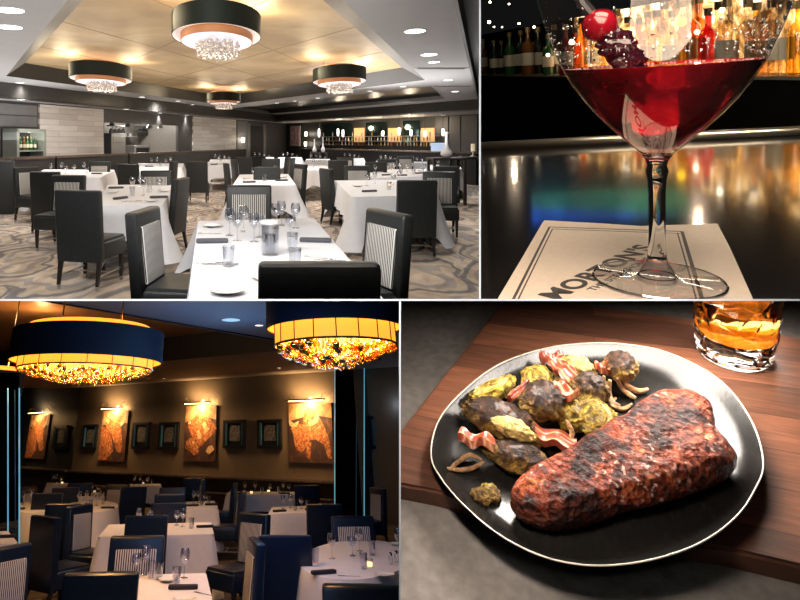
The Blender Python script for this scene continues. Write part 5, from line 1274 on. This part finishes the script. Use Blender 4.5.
# ================================================================== STEAK ON THE BOARD
def bt(px, py, h_=0.): return BR.at(px, py, h_)
slate = mat('grey_slate_table', (.10, .09, .085), .65)
v_ = coords(slate); f1 = ntex(slate, v_, 2.2, 6, .6); f2 = ntex(slate, v_, 22, 4)
setc(slate, mixc(slate, .4, ramp(slate, f1, [(.3, (.10, .088, .080)), (.7, (.20, .175, .155))]), ramp(slate, f2, [(.3, (.06, .055, .05)), (.7, (.2, .18, .16))])), bump=f1, bs=.5, bd=.03)
TH = .085                                 # board thickness; plate rests at height zero
m = MB(); pts = [bt(x, y, -TH) for x, y in ((300, 700), (980, 700), (1080, 286), (330, 286))]
m.slab(pts, (0, 0, -1), .1); o = single('table_surface', 'BR', m.mesh('table_surface', slate, smooth=False), BR.M, 'dark grey stone table surface beneath the walnut board', 'table')
board = mat('walnut_board', (.2, .09, .05), .42)
d1_ = (bt(800, 410)-bt(600, 348)); bang = math.atan2((bt(640, 318)-bt(500, 303)).y, (bt(640, 318)-bt(500, 303)).x)
v_ = coords(board, (1, 1, 1), (0, 0, -bang))
sx_ = nodes(board)[0].new('ShaderNodeSeparateXYZ'); nodes(board)[1].new(v_, sx_.inputs[0])
bk = nodes(board)[0].new('ShaderNodeTexBrick'); nodes(board)[1].new(v_, bk.inputs['Vector'])
bk.inputs['Scale'].default_value = 1; bk.inputs['Brick Width'].default_value = 2.6; bk.inputs['Row Height'].default_value = .21; bk.inputs['Mortar Size'].default_value = .0015
bk.inputs['Color1'].default_value = (.22, .085, .045, 1); bk.inputs['Color2'].default_value = (.085, .036, .022, 1); bk.inputs['Mortar'].default_value = (.03, .014, .01, 1)
v2 = coords(board, (1.2, 14, 1), (0, 0, -bang)); gn = ntex(board, v2, 3.0, 6, .65, .6)
col = mixc(board, .8, bk.outputs['Color'], ramp(board, gn, [(.25, (.35, .32, .3)), (.5, (.8, .8, .8)), (.75, (1.5, 1.4, 1.3))]), 'MULTIPLY')
setc(board, col, bump=gn, bs=.15, bd=.005)
op = [bt(x, y) for x, y in ((501, 303), (380, 455), (372, 470), (388, 482), (436, 491), (560, 524), (728, 549), (805, 567), (1000, 600), (1000, 372), (820, 341), (690, 318), (560, 301))]
m = MB(); m.prism([(p.x, p.y) for p in op][::-1], -TH+.001, -.001)
bmx = bmesh.new(); me = m.mesh('cutting_board', board, smooth=False); bmx.from_mesh(me)
bmesh.ops.bevel(bmx, geom=[e for e in bmx.edges if all(abs(v_.co.z+.001) < 1e-5 for v_ in e.verts)], offset=.012, segments=2, affect='EDGES'); bmx.to_mesh(me); bmx.free()
single('cutting_board', 'BR', me, BR.M, 'walnut plank cutting board with rounded corner under the black plate', 'board')
# plate: hand-made slightly irregular outline
rimpx = [(430.5, 455), (439, 420), (465, 390), (500, 364.5), (545, 349), (592, 343.5), (635, 346), (675, 356), (720, 381), (750, 418), (764, 462), (755, 492), (735, 520), (700, 545), (650, 562), (595, 567.5), (545, 559), (500, 537), (465, 508), (441, 480)]
PZ = .075
rp = [bt(x, y, PZ) for x, y in rimpx]; cen = sum(rp, Vector())/len(rp)
def spline(pts, n_):
    k = len(pts); out = []
    for i in range(n_):
        t_ = i/n_*k; j = int(t_); f = t_-j; p0, p1, p2, p3 = (pts[(j+q) % k] for q in (-1, 0, 1, 2))
        out.append(p1*1.0+(p2-p0)*.5*f+(p0*2-p1*5+p2*4-p3)*.5*f*f+(p1*3-p0-p2*3+p3)*.5*f*f*f)
    return out
ro = spline(rp, 120)
plate_m = mat('black_stoneware', (.008, .007, .007), .19, coat=.0); pv = ntex(plate_m, coords(plate_m), 60, 3)
setc(plate_m, ramp(plate_m, pv, [(.3, (.007, .0065, .006)), (.7, (.013, .012, .011))]), bump=pv, bs=.03)
prf = [(1.0, PZ), (.992, PZ+.006), (.975, PZ-.002), (.93, .050), (.88, .030), (.82, .020), (.5, .018), (0.001, .018)]
und = [(1.0, PZ), (.985, PZ-.016), (.92, .030), (.86, .004), (.80, .0), (.001, .0)]
def ringmesh(pr, flip=False):
    m = MB(); vs = []; n_ = len(ro)
    for (k, z) in pr:
        for p in ro: q = cen+(p-cen)*k; vs.append((q.x, q.y, z))
    fs = [(j*n_+i, j*n_+(i+1) % n_, (j+1)*n_+(i+1) % n_, (j+1)*n_+i) for j in range(len(pr)-1) for i in range(n_)]
    m.add(vs, fs); return m
m = ringmesh(prf); m2 = ringmesh(und); m.add(m2.v, m2.f)
t = thing('dinner_plate', 'BR', BR.M, 'large black stoneware plate with a thin pale rim holding steak and sprouts', 'plate')
link('plate_body', m.mesh('plate_body', plate_m, 60, merge=True), None, t)
rimm = mat('pale_glazed_rim', (.55, .48, .40), .3)
m = MB(); m.tube([cen+(p-cen)*.996+Vector((0, 0, .006)) for p in ro]+[cen+(ro[0]-cen)*.996+Vector((0, 0, .006))], .0032, 6, False); l_ = link('rim_edge', m.mesh('rim_edge', rimm), None, t); l_['label'] = 'thin pale rim edge'
# steak
SH = .165; PB = .019
top = [(513, 486), (519, 475), (535, 463), (560, 449), (590, 430), (613, 416), (626, 410), (645, 394), (662, 387), (686, 386), (701, 392), (712, 403), (714, 420), (722, 431), (731, 444), (728, 455), (705, 464), (680, 473), (650, 481), (620, 489), (595, 497), (568, 504), (545, 505), (524, 499)]
tp = spline([bt(x, y, SH) for x, y in top], 150)[::-1]
sc_c = sum(tp, Vector())/len(tp)
m = MB(); vs = []; fs = []; NR = 46; n_ = len(tp)
def sn3(p, s_, o_=0): return noise.fractal(p*s_+Vector((o_, 3, 1)), .8, 2., 4)
for j in range(NR+1):
    t_ = j/NR
    for i, p in enumerate(tp):
        q = sc_c+(p-sc_c)*t_; z = SH+.008-.028*t_**12
        bumpy = .012*sn3(q, 4)+.006*sn3(q, 16, 5)+.0035*sn3(q, 45, 9)
        vs.append((q.x, q.y, z+bumpy))
for j in range(1, 15):
    t_ = j/14
    for i, p in enumerate(tp):
        d_ = (p-sc_c).normalized(); q = p+d_*(.020*math.sin(PI*t_)+.004-.03*t_**3) ; z = (SH-.023)*(1-t_)+PB*t_
        q2 = Vector((q.x, q.y, z)); k = (.010*sn3(q2, 7)+.006*sn3(q2, 26, 4))*(1-t_**4)
        q2 = q2+d_*k; vs.append((q2.x, q2.y, q2.z if j == 14 else q2.z+.3*k))
T_ = NR+15
for j in range(T_-1):
    for i in range(n_): fs.append((j*n_+i, j*n_+(i+1) % n_, (j+1)*n_+(i+1) % n_, (j+1)*n_+i))
fs.append(tuple((T_-1)*n_+i for i in range(n_)))
m.add(vs, fs)
stk = mat('charred_steak', (.2, .05, .03), .45, coat=.05, spec=.32); N, L, b = nodes(stk); b.inputs['Coat Roughness'].default_value = .22
v_ = coords(stk); big = ntex(stk, v_, 3.0, 3, .5, .4); mid = ntex(stk, v_, 13, 6, .65, .5); fine = ntex(stk, v_, 60, 4, .7); cr = vtex(stk, v_, 34)
c_a = ramp(stk, mid, [(.30, (.012, .006, .005)), (.41, (.07, .014, .008)), (.50, (.23, .034, .011)), (.60, (.42, .085, .022)), (.72, (.66, .26, .09))])
c_b = ramp(stk, fine, [(.34, (.12, .10, .09)), (.50, (.85, .85, .85)), (.66, (1.15, 1.1, 1.05)), (.80, (1.8, 1.7, 1.6))])
c_c = mixc(stk, 1., c_a, c_b, 'MULTIPLY')
char = ramp(stk, big, [(.40, (.30, .26, .26)), (.52, (1, 1, 1)), (.65, (1.25, 1.1, 1.0))])
hgt = mathn(stk, 'ADD', mathn(stk, 'MULTIPLY', cr, .9), mathn(stk, 'MULTIPLY', fine, .8))
spk = ramp(stk, ntex(stk, v_, 42, 2, .5), [(.60, (0, 0, 0)), (.66, (1, 1, 1))]); patch = ramp(stk, ntex(stk, v_, 4.5, 2), [(.45, (0, 0, 0)), (.58, (.75, .75, .75))])
spm = mathn(stk, 'MULTIPLY', spk, patch)
setc(stk, mixc(stk, spm, mixc(stk, 1., c_c, char, 'MULTIPLY'), (.72, .48, .38)), rough=ramp(stk, fine, [(.3, (.75, .75, .75)), (.62, (.32, .32, .32))]), bump=hgt, bs=1.0, bd=.03)
single('steak', 'BR', m.mesh('steak', stk, 60), BR.M, 'thick charred strip steak lying diagonally across the black plate', 'steak')
# brussels sprouts
def food(name, stops, sc1=5, bs=.6, rough=.45, coat=.12, fs_=24, char=None):
    m_ = mat(name, (.2, .2, .05), rough, coat=coat); v_ = coords(m_); f = ntex(m_, v_, sc1, 6, .7, 2.2); f2 = ntex(m_, v_, fs_*2, 4, .7)
    c = mixc(m_, .9, ramp(m_, f, stops), ramp(m_, f2, [(.35, (.35, .35, .35)), (.62, (1.35, 1.3, 1.25))]), 'MULTIPLY')
    if char:    # browned where it touched the pan: a patch of its own on the top of each head
        N, L, b = nodes(m_); sx = N.new('ShaderNodeSeparateXYZ'); L.new(v_, sx.inputs[0])
        k = mathn(m_, 'ADD', mathn(m_, 'MULTIPLY', sx.outputs[2], 7.0), ntex(m_, v_, 11, 5, .7, 1.)); k = ramp(m_, k, [(char, (0, 0, 0)), (char+.16, (1, 1, 1))])
        cc = ramp(m_, ntex(m_, v_, 34, 5, .7), [(.38, (.006, .003, .002)), (.52, (.035, .012, .005)), (.62, (.11, .042, .014)), (.75, (.30, .16, .06))])
        c = mixc(m_, k, c, cc)
    setc(m_, c, bump=mathn(m_, 'ADD', f, mathn(m_, 'MULTIPLY', f2, .5)), bs=bs, bd=.03); return m_
sp_green = food('roasted_green_leaf', [(.30, (.035, .020, .008)), (.42, (.14, .085, .012)), (.52, (.42, .29, .02)), (.66, (.78, .54, .09))], 15, .9, char=.95)
sp_char = food('charred_leaf', [(.34, (.03, .018, .006)), (.46, (.20, .10, .015)), (.56, (.42, .26, .05)), (.70, (.60, .45, .14))], 15, 1., char=.62)
sp_pale = food('pale_cut_heart', [(.30, (.30, .17, .04)), (.5, (.66, .47, .14)), (.7, (.85, .68, .34))], 18, .8)
bac = mat('bacon', (.4, .12, .06), .35, coat=.3); v_ = coords(bac); wv = wtex(bac, v_, 5.5, 3., 3, 'Y'); setc(bac, mixc(bac, .6, ramp(bac, wv, [(.2, (.30, .05, .025)), (.5, (.50, .14, .07)), (.7, (.80, .45, .25)), (.9, (.28, .06, .03))]), ramp(bac, ntex(bac, v_, 30, 3), [(.3, (.5, .4, .4)), (.7, (1.3, 1.2, 1.2))]), 'MULTIPLY'), bump=wv, bs=.4)
onion = food('fried_onion', [(.3, (.22, .09, .03)), (.6, (.50, .30, .14)), (.8, (.62, .45, .25))], 10)
def sprout(px, py, rx, ry, ang_, zc, mt, seed, label, cut=False, tilt=0.):
    """leafy head: overlapping leaf layers on an egg body, stem end pinched"""
    p = bt(px, py, zc); m = MB(); S, Rg = 40, 26; vs = []; fs = []
    kx = rx/ (600/2.6)*1.05; ky = ry/(600/2.6)*1.1
    for i in range(Rg+1):
        th = PI*i/Rg
        for k in range(S):
            a_ = 2*PI*k/S; x, y, z = math.cos(th), math.sin(th)*math.cos(a_), math.sin(th)*math.sin(a_)
            lay = ((i*.9+2.2*math.sin(a_*2.5+seed)+1.3*math.sin(a_*1.5+2*seed)) % 4.2)/4.2
            vein = .025*math.sin(a_*11+seed+th*3)
            k_ = 1+.17*(lay-.5)+vein*math.sin(th)+.16*noise.noise(Vector((x*2+seed, y*2, z*2)))+.05*noise.noise(Vector((x*7+seed, y*7, z*7)))
            pin = 1-.45*max(0, -x)**2
            vs.append((x*kx*1.0*k_, y*ky*k_*pin, z*ky*.92*k_*pin))
    for i in range(Rg):
        for k in range(S):
            k2 = (k+1) % S; fs.append((i*S+k, (i+1)*S+k, (i+1)*S+k2, i*S+k2))
    if cut: vs = [(x, y, min(z, ky*.22+.01*math.sin(60*math.hypot(x, y)))) for x, y, z in vs]
    m.add(vs, fs)
    M = BR.M @ Matrix.Translation(p) @ Matrix.Rotation(math.radians(ang_), 4, 'Z') @ Matrix.Rotation(math.radians(tilt), 4, 'X') @ Matrix.Rotation(math.radians(-12 if cut else 0), 4, 'Y')
    if cut:
        t = thing('brussels_sprout', 'BR', M, label, 'sprout'); link('leaves', m.mesh('leaves', mt, 50), None, t)
        c = MB(); prr = []
        Rn, Sn = 10, 30; vs = []; fs = []
        for i in range(Rn+1):
            r_ = .001+.86*i/Rn
            for k in range(Sn):
                a_ = 2*PI*k/Sn; x, y = r_*math.cos(a_), r_*math.sin(a_); pin = 1-.45*max(0, -x)**2
                vs.append((x*kx, y*ky*pin, ky*.235+.007*math.sin(i*2.4+math.sin(a_*3+seed))-.015*r_**6))
        for i in range(Rn):
            for k in range(Sn): k2 = (k+1) % Sn; fs.append((i*Sn+k, i*Sn+k2, (i+1)*Sn+k2, (i+1)*Sn+k))
        c.add(vs, fs); l_ = link('cut_face', c.mesh('cut_face', sp_pale, 60), None, t); l_['label'] = 'pale yellow cut face'
    else:
        t = single('brussels_sprout', 'BR', m.mesh('brussels_sprout', mt, 50), M, label, 'sprout')
    return t
SPR = [
 (491, 388, 26, 15, 35, .10, sp_green, 1, 'yellow-green roasted sprout half at the top left of the heap', True, -30),
 (497, 419, 36, 18, -14, .11, sp_char, 2, 'longest charred sprout, leafy and green-edged, at the left of the heap', False, 0),
 (512, 428, 20, 9, -18, .16, sp_pale, 12, 'pale charred sprout heart lying on the longest sprout', False, 0),
 (514, 456, 28, 14, 0, .09, sp_char, 3, 'dark blackened sprout lowest in the heap beside the steak', False, 0),
 (542, 401, 22, 19, 10, .15, sp_char, 4, 'round glossy brown-topped sprout in the middle of the heap', False, 0),
 (536, 379, 18, 14, 60, .12, sp_green, 5, 'sprout half with curled leaves between two bacon pieces', True, 20),
 (576, 366, 20, 11, -20, .11, sp_pale, 6, 'pale yellow sprout half at the top of the heap', False, 0),
 (589, 388, 17, 15, 0, .15, sp_char, 7, 'round dark purple-brown sprout right of the bacon strips', False, 0),
 (593, 417, 19, 18, 30, .12, sp_green, 8, 'yellow-green sprout half facing up just above the steak', True, 25),
 (571, 415, 18, 15, -40, .10, sp_green, 9, 'loose-leaved green sprout left of the upward-facing half', False, 0),
 (620, 366, 16, 16, 0, .13, sp_char, 10, 'brown-topped sprout apart at the right end of the heap', False, 0),
 (560, 380, 12, 10, 0, .08, sp_char, 11, 'small dark sprout tucked under the bacon strips', False, 0),
 (525, 440, 14, 10, 0, .07, sp_char, 14, 'small charred sprout piece under the longest sprout', False, 0)]
for a_ in SPR: sprout(*a_)
def bacon(px, py, L_, W_, ang_, zc, label, seed, tilt=0):
    p = bt(px, py, zc); k = 230.; L_, W_ = L_/k, W_/k; m = MB(); n1, n2 = 16, 7; top_, bot_ = [], []
    for i in range(n1+1):
        for j in range(n2+1):
            x, y = (i/n1-.5)*L_, (j/n2-.5)*W_*(1+.12*math.sin(i+seed)); z = .012*math.sin(i*.6+seed)+.006*math.sin(j*1.7+seed)
            top_.append((x, y, z+.020)); bot_.append((x, y, z-.014))
    w_n = n2+1; o_ = len(top_); fs = []
    for i in range(n1):
        for j in range(n2):
            a2 = i*w_n+j; fs.append((a2, a2+w_n, a2+w_n+1, a2+1)); fs.append((o_+a2, o_+a2+1, o_+a2+w_n+1, o_+a2+w_n))
    for i in range(n1):
        for j in (0, n2): a2 = i*w_n+j; fs.append((a2, a2+w_n, o_+a2+w_n, o_+a2))
    for j in range(n2):
        for i in (0, n1): a2 = i*w_n+j; fs.append((a2, a2+1, o_+a2+1, o_+a2))
    m.add(top_+bot_, fs)
    M = BR.M @ Matrix.Translation(p) @ Matrix.Rotation(math.radians(ang_), 4, 'Z') @ Matrix.Rotation(math.radians(tilt), 4, 'X')
    single('bacon_piece', 'BR', m.mesh('bacon_piece', bac, 45), M, label, 'bacon')
bacon(477, 441, 34, 20, 2, .12, 'thick pink bacon chunk at the left edge of the heap', 1, -25)
bacon(553, 440, 40, 16, -8, .08, 'dark red bacon strip between the sprouts and the steak', 2)
bacon(565, 372, 34, 16, -50, .15, 'striped bacon piece leaning at the top of the heap', 3, 20)
bacon(563, 391, 26, 14, -30, .19, 'orange bacon piece on the round glossy sprout', 4, -10)
bacon(519, 391, 30, 8, 62, .16, 'narrow orange bacon strip standing between two sprouts', 5, 30)
bacon(552, 358, 26, 12, 20, .11, 'pale bacon end at the back of the heap', 6)
bacon(606, 368, 18, 13, 40, .13, 'small red bacon piece beside the right-hand sprout', 7)
def strand(pts, r, label, hts):
    P_ = spline_open([bt(x, y, h_) for (x, y), h_ in zip(pts, hts)]); m = MB(); n2 = len(P_)
    m.tube(P_, [r*(.5+.6*math.sin(PI*(i+.5)/n2)) for i in range(n2)], 8)
    single('onion_strand', 'BR', m.mesh('onion_strand', onion), BR.M, label, 'onion')
def spline_open(pts, k=6):
    out = []; n2 = len(pts)
    for j in range(n2-1):
        p0, p1, p2, p3 = pts[max(j-1, 0)], pts[j], pts[j+1], pts[min(j+2, n2-1)]
        for i in range(k):
            f = i/k; out.append(p1+(p2-p0)*.5*f+(p0*2-p1*5+p2*4-p3)*.5*f*f+(p1*3-p0-p2*3+p3)*.5*f*f*f)
    return out+[pts[-1]]
strand([(622, 376), (628, 386), (638, 391), (648, 389)], .013, 'onion strand curling furthest right toward the steak', (.12, .07, .04, .04))
strand([(617, 378), (622, 388), (630, 395), (636, 398)], .012, 'onion strand just below the furthest right one', (.12, .06, .04, .035))
strand([(610, 380), (608, 392), (612, 402), (620, 406)], .014, 'short thick onion strand hanging by the dark sprout', (.12, .06, .04, .035))
strand([(604, 376), (602, 388), (604, 398)], .011, 'thin onion strand beside the purple-brown sprout', (.13, .07, .05))
strand([(482, 460), (470, 455), (458, 462), (449, 470)], .010, 'thin curled stalk at the left end of the plate', (.06, .07, .05, .04))
strand([(484, 462), (472, 468), (460, 470), (447, 468)], .009, 'second thin stalk lying below the curled one', (.05, .04, .035, .04))
strand([(566, 420), (572, 432), (570, 440)], .010, 'onion strand draped down among the green leaves', (.15, .11, .08))
strand([(616, 398), (610, 404), (622, 409), (632, 404)], .010, 'flat onion shred lowest on the right', (.035, .03, .03, .03))
# crumb cluster left of the steak
for k, (x, y, r, mt) in enumerate(((480, 495, 8, sp_char), (488, 491, 8, sp_green), (494, 496, 7, sp_char), (485, 500, 6, sp_char))):
    sprout(x, y, r, r*.8, k*40, .035, mt, 20+k, ('dark crumb of charred leaf at the left of the small heap', 'greenish crumb on top of the small heap', 'dark crumb nearest the steak end', 'lowest dark crumb of the small heap')[k])
# whisky tumbler
GB = 733.5, 353.
gb = bt(*GB); hx = (bt(772, 350)-bt(695, 350)).length/2
def facet(a_, z): return 1+.018*abs(math.sin(a_*7+z*9))+.018*abs(math.sin(a_*7-z*9)) if .10 < z < .55 else 1
GM2 = BR.M @ Matrix.Translation(gb)
t = thing('whisky_tumbler', 'BR', GM2, 'cut crystal tumbler of amber whisky on the walnut board', 'glass')
H_ = .78
po = [(0, 0), (hx*.86, 0), (hx*.94, .02), (hx*.97, .08)]+[(hx*(.985+.06*i/12), .1+(H_-.1)*i/12) for i in range(13)]+[(hx*1.0, H_)]+[(hx*.96, H_-.1), (hx*.93, .14), (hx*.85, .115), (0, .11)]
cutg = mat('cut_crystal', (1, .99, .97), .02, trans=1., ior=1.5); v_ = coords(cutg)
w1_ = vtex(cutg, v_, 9, 'F1'); setc(cutg, bump=w1_, bs=.6, bd=.05)
link('glass_body', MB().lathe(po, 84, fn=facet).mesh('glass_body', cutg, 25), None, t)
wh = mat('amber_whisky', (.85, .42, .05), .03, trans=.35, ior=1.36); v_ = coords(wh); setc(wh, ramp(wh, ntex(wh, v_, 9, 4, .6, 1.), [(.35, (.55, .17, .005)), (.55, (.95, .42, .03)), (.7, (1, .66, .18))]))
lq = MB().lathe([(0, .112), (hx*.86, .117), (hx*.935, .142), (hx*.945, .30), (0, .30)], 60, fn=lambda a_, z: 1+.01*math.sin(a_*14))
single('whisky', 'BR', lq.mesh('whisky', wh, 30), GM2, 'amber whisky in the cut crystal tumbler', 'drink')
# plate lights under the divider: softboxes mirrored in the plate, plus added fills
def on_lid(px, d): return pd(px, R_LID, d)
R_LID = 303.
def lid_light(px, d, sx_, sy_, power, col):
    p = on_lid(px, d); nrm = Vector((0, (CY-R_LID)/F, -1.0)).normalized()     # straight down from the divider
    l = bpy.data.lights.new('plate_lid_light', 'AREA'); l.shape = 'RECTANGLE'; l.size = sx_; l.size_y = sy_; l.energy = power; l.color = col
    o = bpy.data.objects.new('plate_lid_light', l); C.objects.link(o)
    z_ = -nrm; y_ = Vector((0, 1, (CY-R_LID)/F)).normalized(); x_ = y_.cross(z_)
    o.matrix_world = Matrix(((x_.x, y_.x, z_.x, p.x), (x_.y, y_.y, z_.y, p.y), (x_.z, y_.z, z_.z, p.z), (0, 0, 0, 1)))
lid_light(668, 2.76, .55, .40, 24, (1, .90, .80))
lid_light(750, 3.05, .22, .22, 7, (1, .9, .8))  # added fill that brightens the whisky glass
lid_light(505, 2.70, .20, .30, 16, (1, .9, .8))
lid_light(432, 1.90, .14, .3, 26, (1, .86, .74))  # added fill that brightens the slate at lower left

# ================================================================== booth dividers and clean ends
def plane_row(r): return Vector((0, (CY-r)/F, -1.0))      # dot(P-CAM) > 0 below the row
def plane_col(c): return Vector((1.0, -(c-CX)/F, 0))      # > 0 right of the column
R1, R2, C1, C2, C3, C4 = 299.0, 300.9, 479.0, 480.9, 399.0, 400.9
KEEP = {'TL': [(plane_row(R1), -1), (plane_col(C1), -1)], 'BL': [(plane_row(R2), 1), (plane_col(C3), -1)],
        'TR': [(plane_row(R1), -1), (plane_col(C2), 1)], 'BR': [(plane_row(R2), 1), (plane_col(C4), 1)]}
bpy.context.view_layer.update()
kill = []
for o in list(sc.objects):
    if o.type != 'MESH' or BOOTH.get(o.name) is None: continue
    Mw = o.matrix_world.copy()
    for nrm, sgn in KEEP[BOOTH[o.name]]:
        ds = [(Mw @ Vector(c) - CAM).dot(nrm)*sgn for c in o.bound_box]
        if min(ds) >= 0: continue
        if max(ds) <= 0: kill.append(o); break
        loc = Mw.inverted() @ CAM; nl = (Mw.to_3x3().transposed() @ (nrm*sgn)).normalized()
        if o.data.users > 1: o.data = o.data.copy()
        bm = bmesh.new(); bm.from_mesh(o.data)
        r = bmesh.ops.bisect_plane(bm, geom=bm.verts[:]+bm.edges[:]+bm.faces[:], plane_co=loc, plane_no=nl, clear_inner=True, dist=1e-6)
        if not bm.faces: bm.free(); kill.append(o); break
        try:
            es = [e for e in r['geom_cut'] if isinstance(e, bmesh.types.BMEdge) and e.is_valid and e.is_boundary]
            if len(es) < 400: bmesh.ops.holes_fill(bm, edges=es, sides=0)
        except Exception: pass
        bm.to_mesh(o.data); bm.free()
for o in kill:
    for c in list(o.children): 
        if c not in kill: bpy.data.objects.remove(c)
for o in kill:
    try: bpy.data.objects.remove(o)
    except ReferenceError: pass
for o in list(sc.objects):
    if o.type == 'EMPTY' and not o.children: bpy.data.objects.remove(o)
# things of a group that nothing else tells apart are told by their place, counted from the left
byl = {}
for o in sc.objects:
    if o.parent is None and o.get('label') and o.get('group'): byl.setdefault((o['group'], o['label']), []).append(o)
ORD = ['first', 'second', 'third', 'fourth', 'fifth', 'sixth', 'seventh', 'eighth', 'ninth', 'tenth']
for (g_, l_), os_ in byl.items():
    if len(os_) < 2: continue
    os_.sort(key=lambda o: (o.matrix_world.translation-CAM).x/max(.1, (o.matrix_world.translation-CAM).y))
    for k, o in enumerate(os_):
        w_n = ORD[k] if k < 10 else '%d%s' % (k+1, {1: 'st', 2: 'nd', 3: 'rd'}.get((k+1) % 10 if (k+1) // 10 != 1 else 0, 'th'))
        o['label'] = w_n+' from left, '+l_
div_m = mat('divider_black', (.01, .01, .01), .9, spec=.1)
edge_m = mat('divider_white_edge', (.95, .95, .95), .6)
def sheet(c0, c1, r0, r1, d0, d1, mt, name):
    """board running straight away from the viewer between two columns or two rows"""
    m = MB(); k = min(d1, d0*1.02)
    if mt is edge_m:
        vs = [pd(x, y, d0) for (x, y) in ((c0, r0), (c1, r0), (c1, r1), (c0, r1))]+[pd(x, y, d0+.02) for (x, y) in ((c0+.3, r0+.3), (c1-.3, r0+.3), (c1-.3, r1-.3), (c0+.3, r1-.3))]
    else:
        cm, rm, t = (c0+c1)/2, (r0+r1)/2, .0012
        if c1-c0 < r1-r0: off = Vector((t, 0, 0)); a_, b_ = (cm, r0), (cm, r1)
        else: off = Vector((0, 0, t)); a_, b_ = (c0, rm), (c1, rm)
        vs = [pd(*a_, d0+.021)-off, pd(*b_, d0+.021)-off, pd(*b_, d0+.021)+off, pd(*a_, d0+.021)+off, pd(*a_, d1)-off, pd(*b_, d1)-off, pd(*b_, d1)+off, pd(*a_, d1)+off]
    m.add(vs, [(0, 1, 2, 3), (7, 6, 5, 4), (0, 4, 5, 1), (1, 5, 6, 2), (2, 6, 7, 3), (3, 7, 4, 0)])
    return struct(name, None, m.mesh(name, mt, smooth=False))
D0 = 1.2
sheet(-700, 1500, R1, R2, D0, 60, div_m, 'added_shelf_divider'); sheet(C1, C2, -900, R1, D0, 60, div_m, 'added_upper_divider'); sheet(C3, C4, R2, 1500, D0, 60, div_m, 'added_lower_divider')  # added boards, seen edge-on, that keep each booth's light apart
sheet(-60, 860, R1, R2, D0, 0, edge_m, 'trim_7'); sheet(C1, C2, -60, R1, D0, 0, edge_m, 'trim_8'); sheet(C3, C4, R2, 660, D0, 0, edge_m, 'trim_9')
for q in ((.15, .9, 1.25), (.15, .9, 1.75), (-.35, .9, 1.25), (.75, .9, 1.1)): point('divider_edge_fill', I4, q, 4.5, (1, 1, 1), .03)  # added unseen points that light the divider edges white
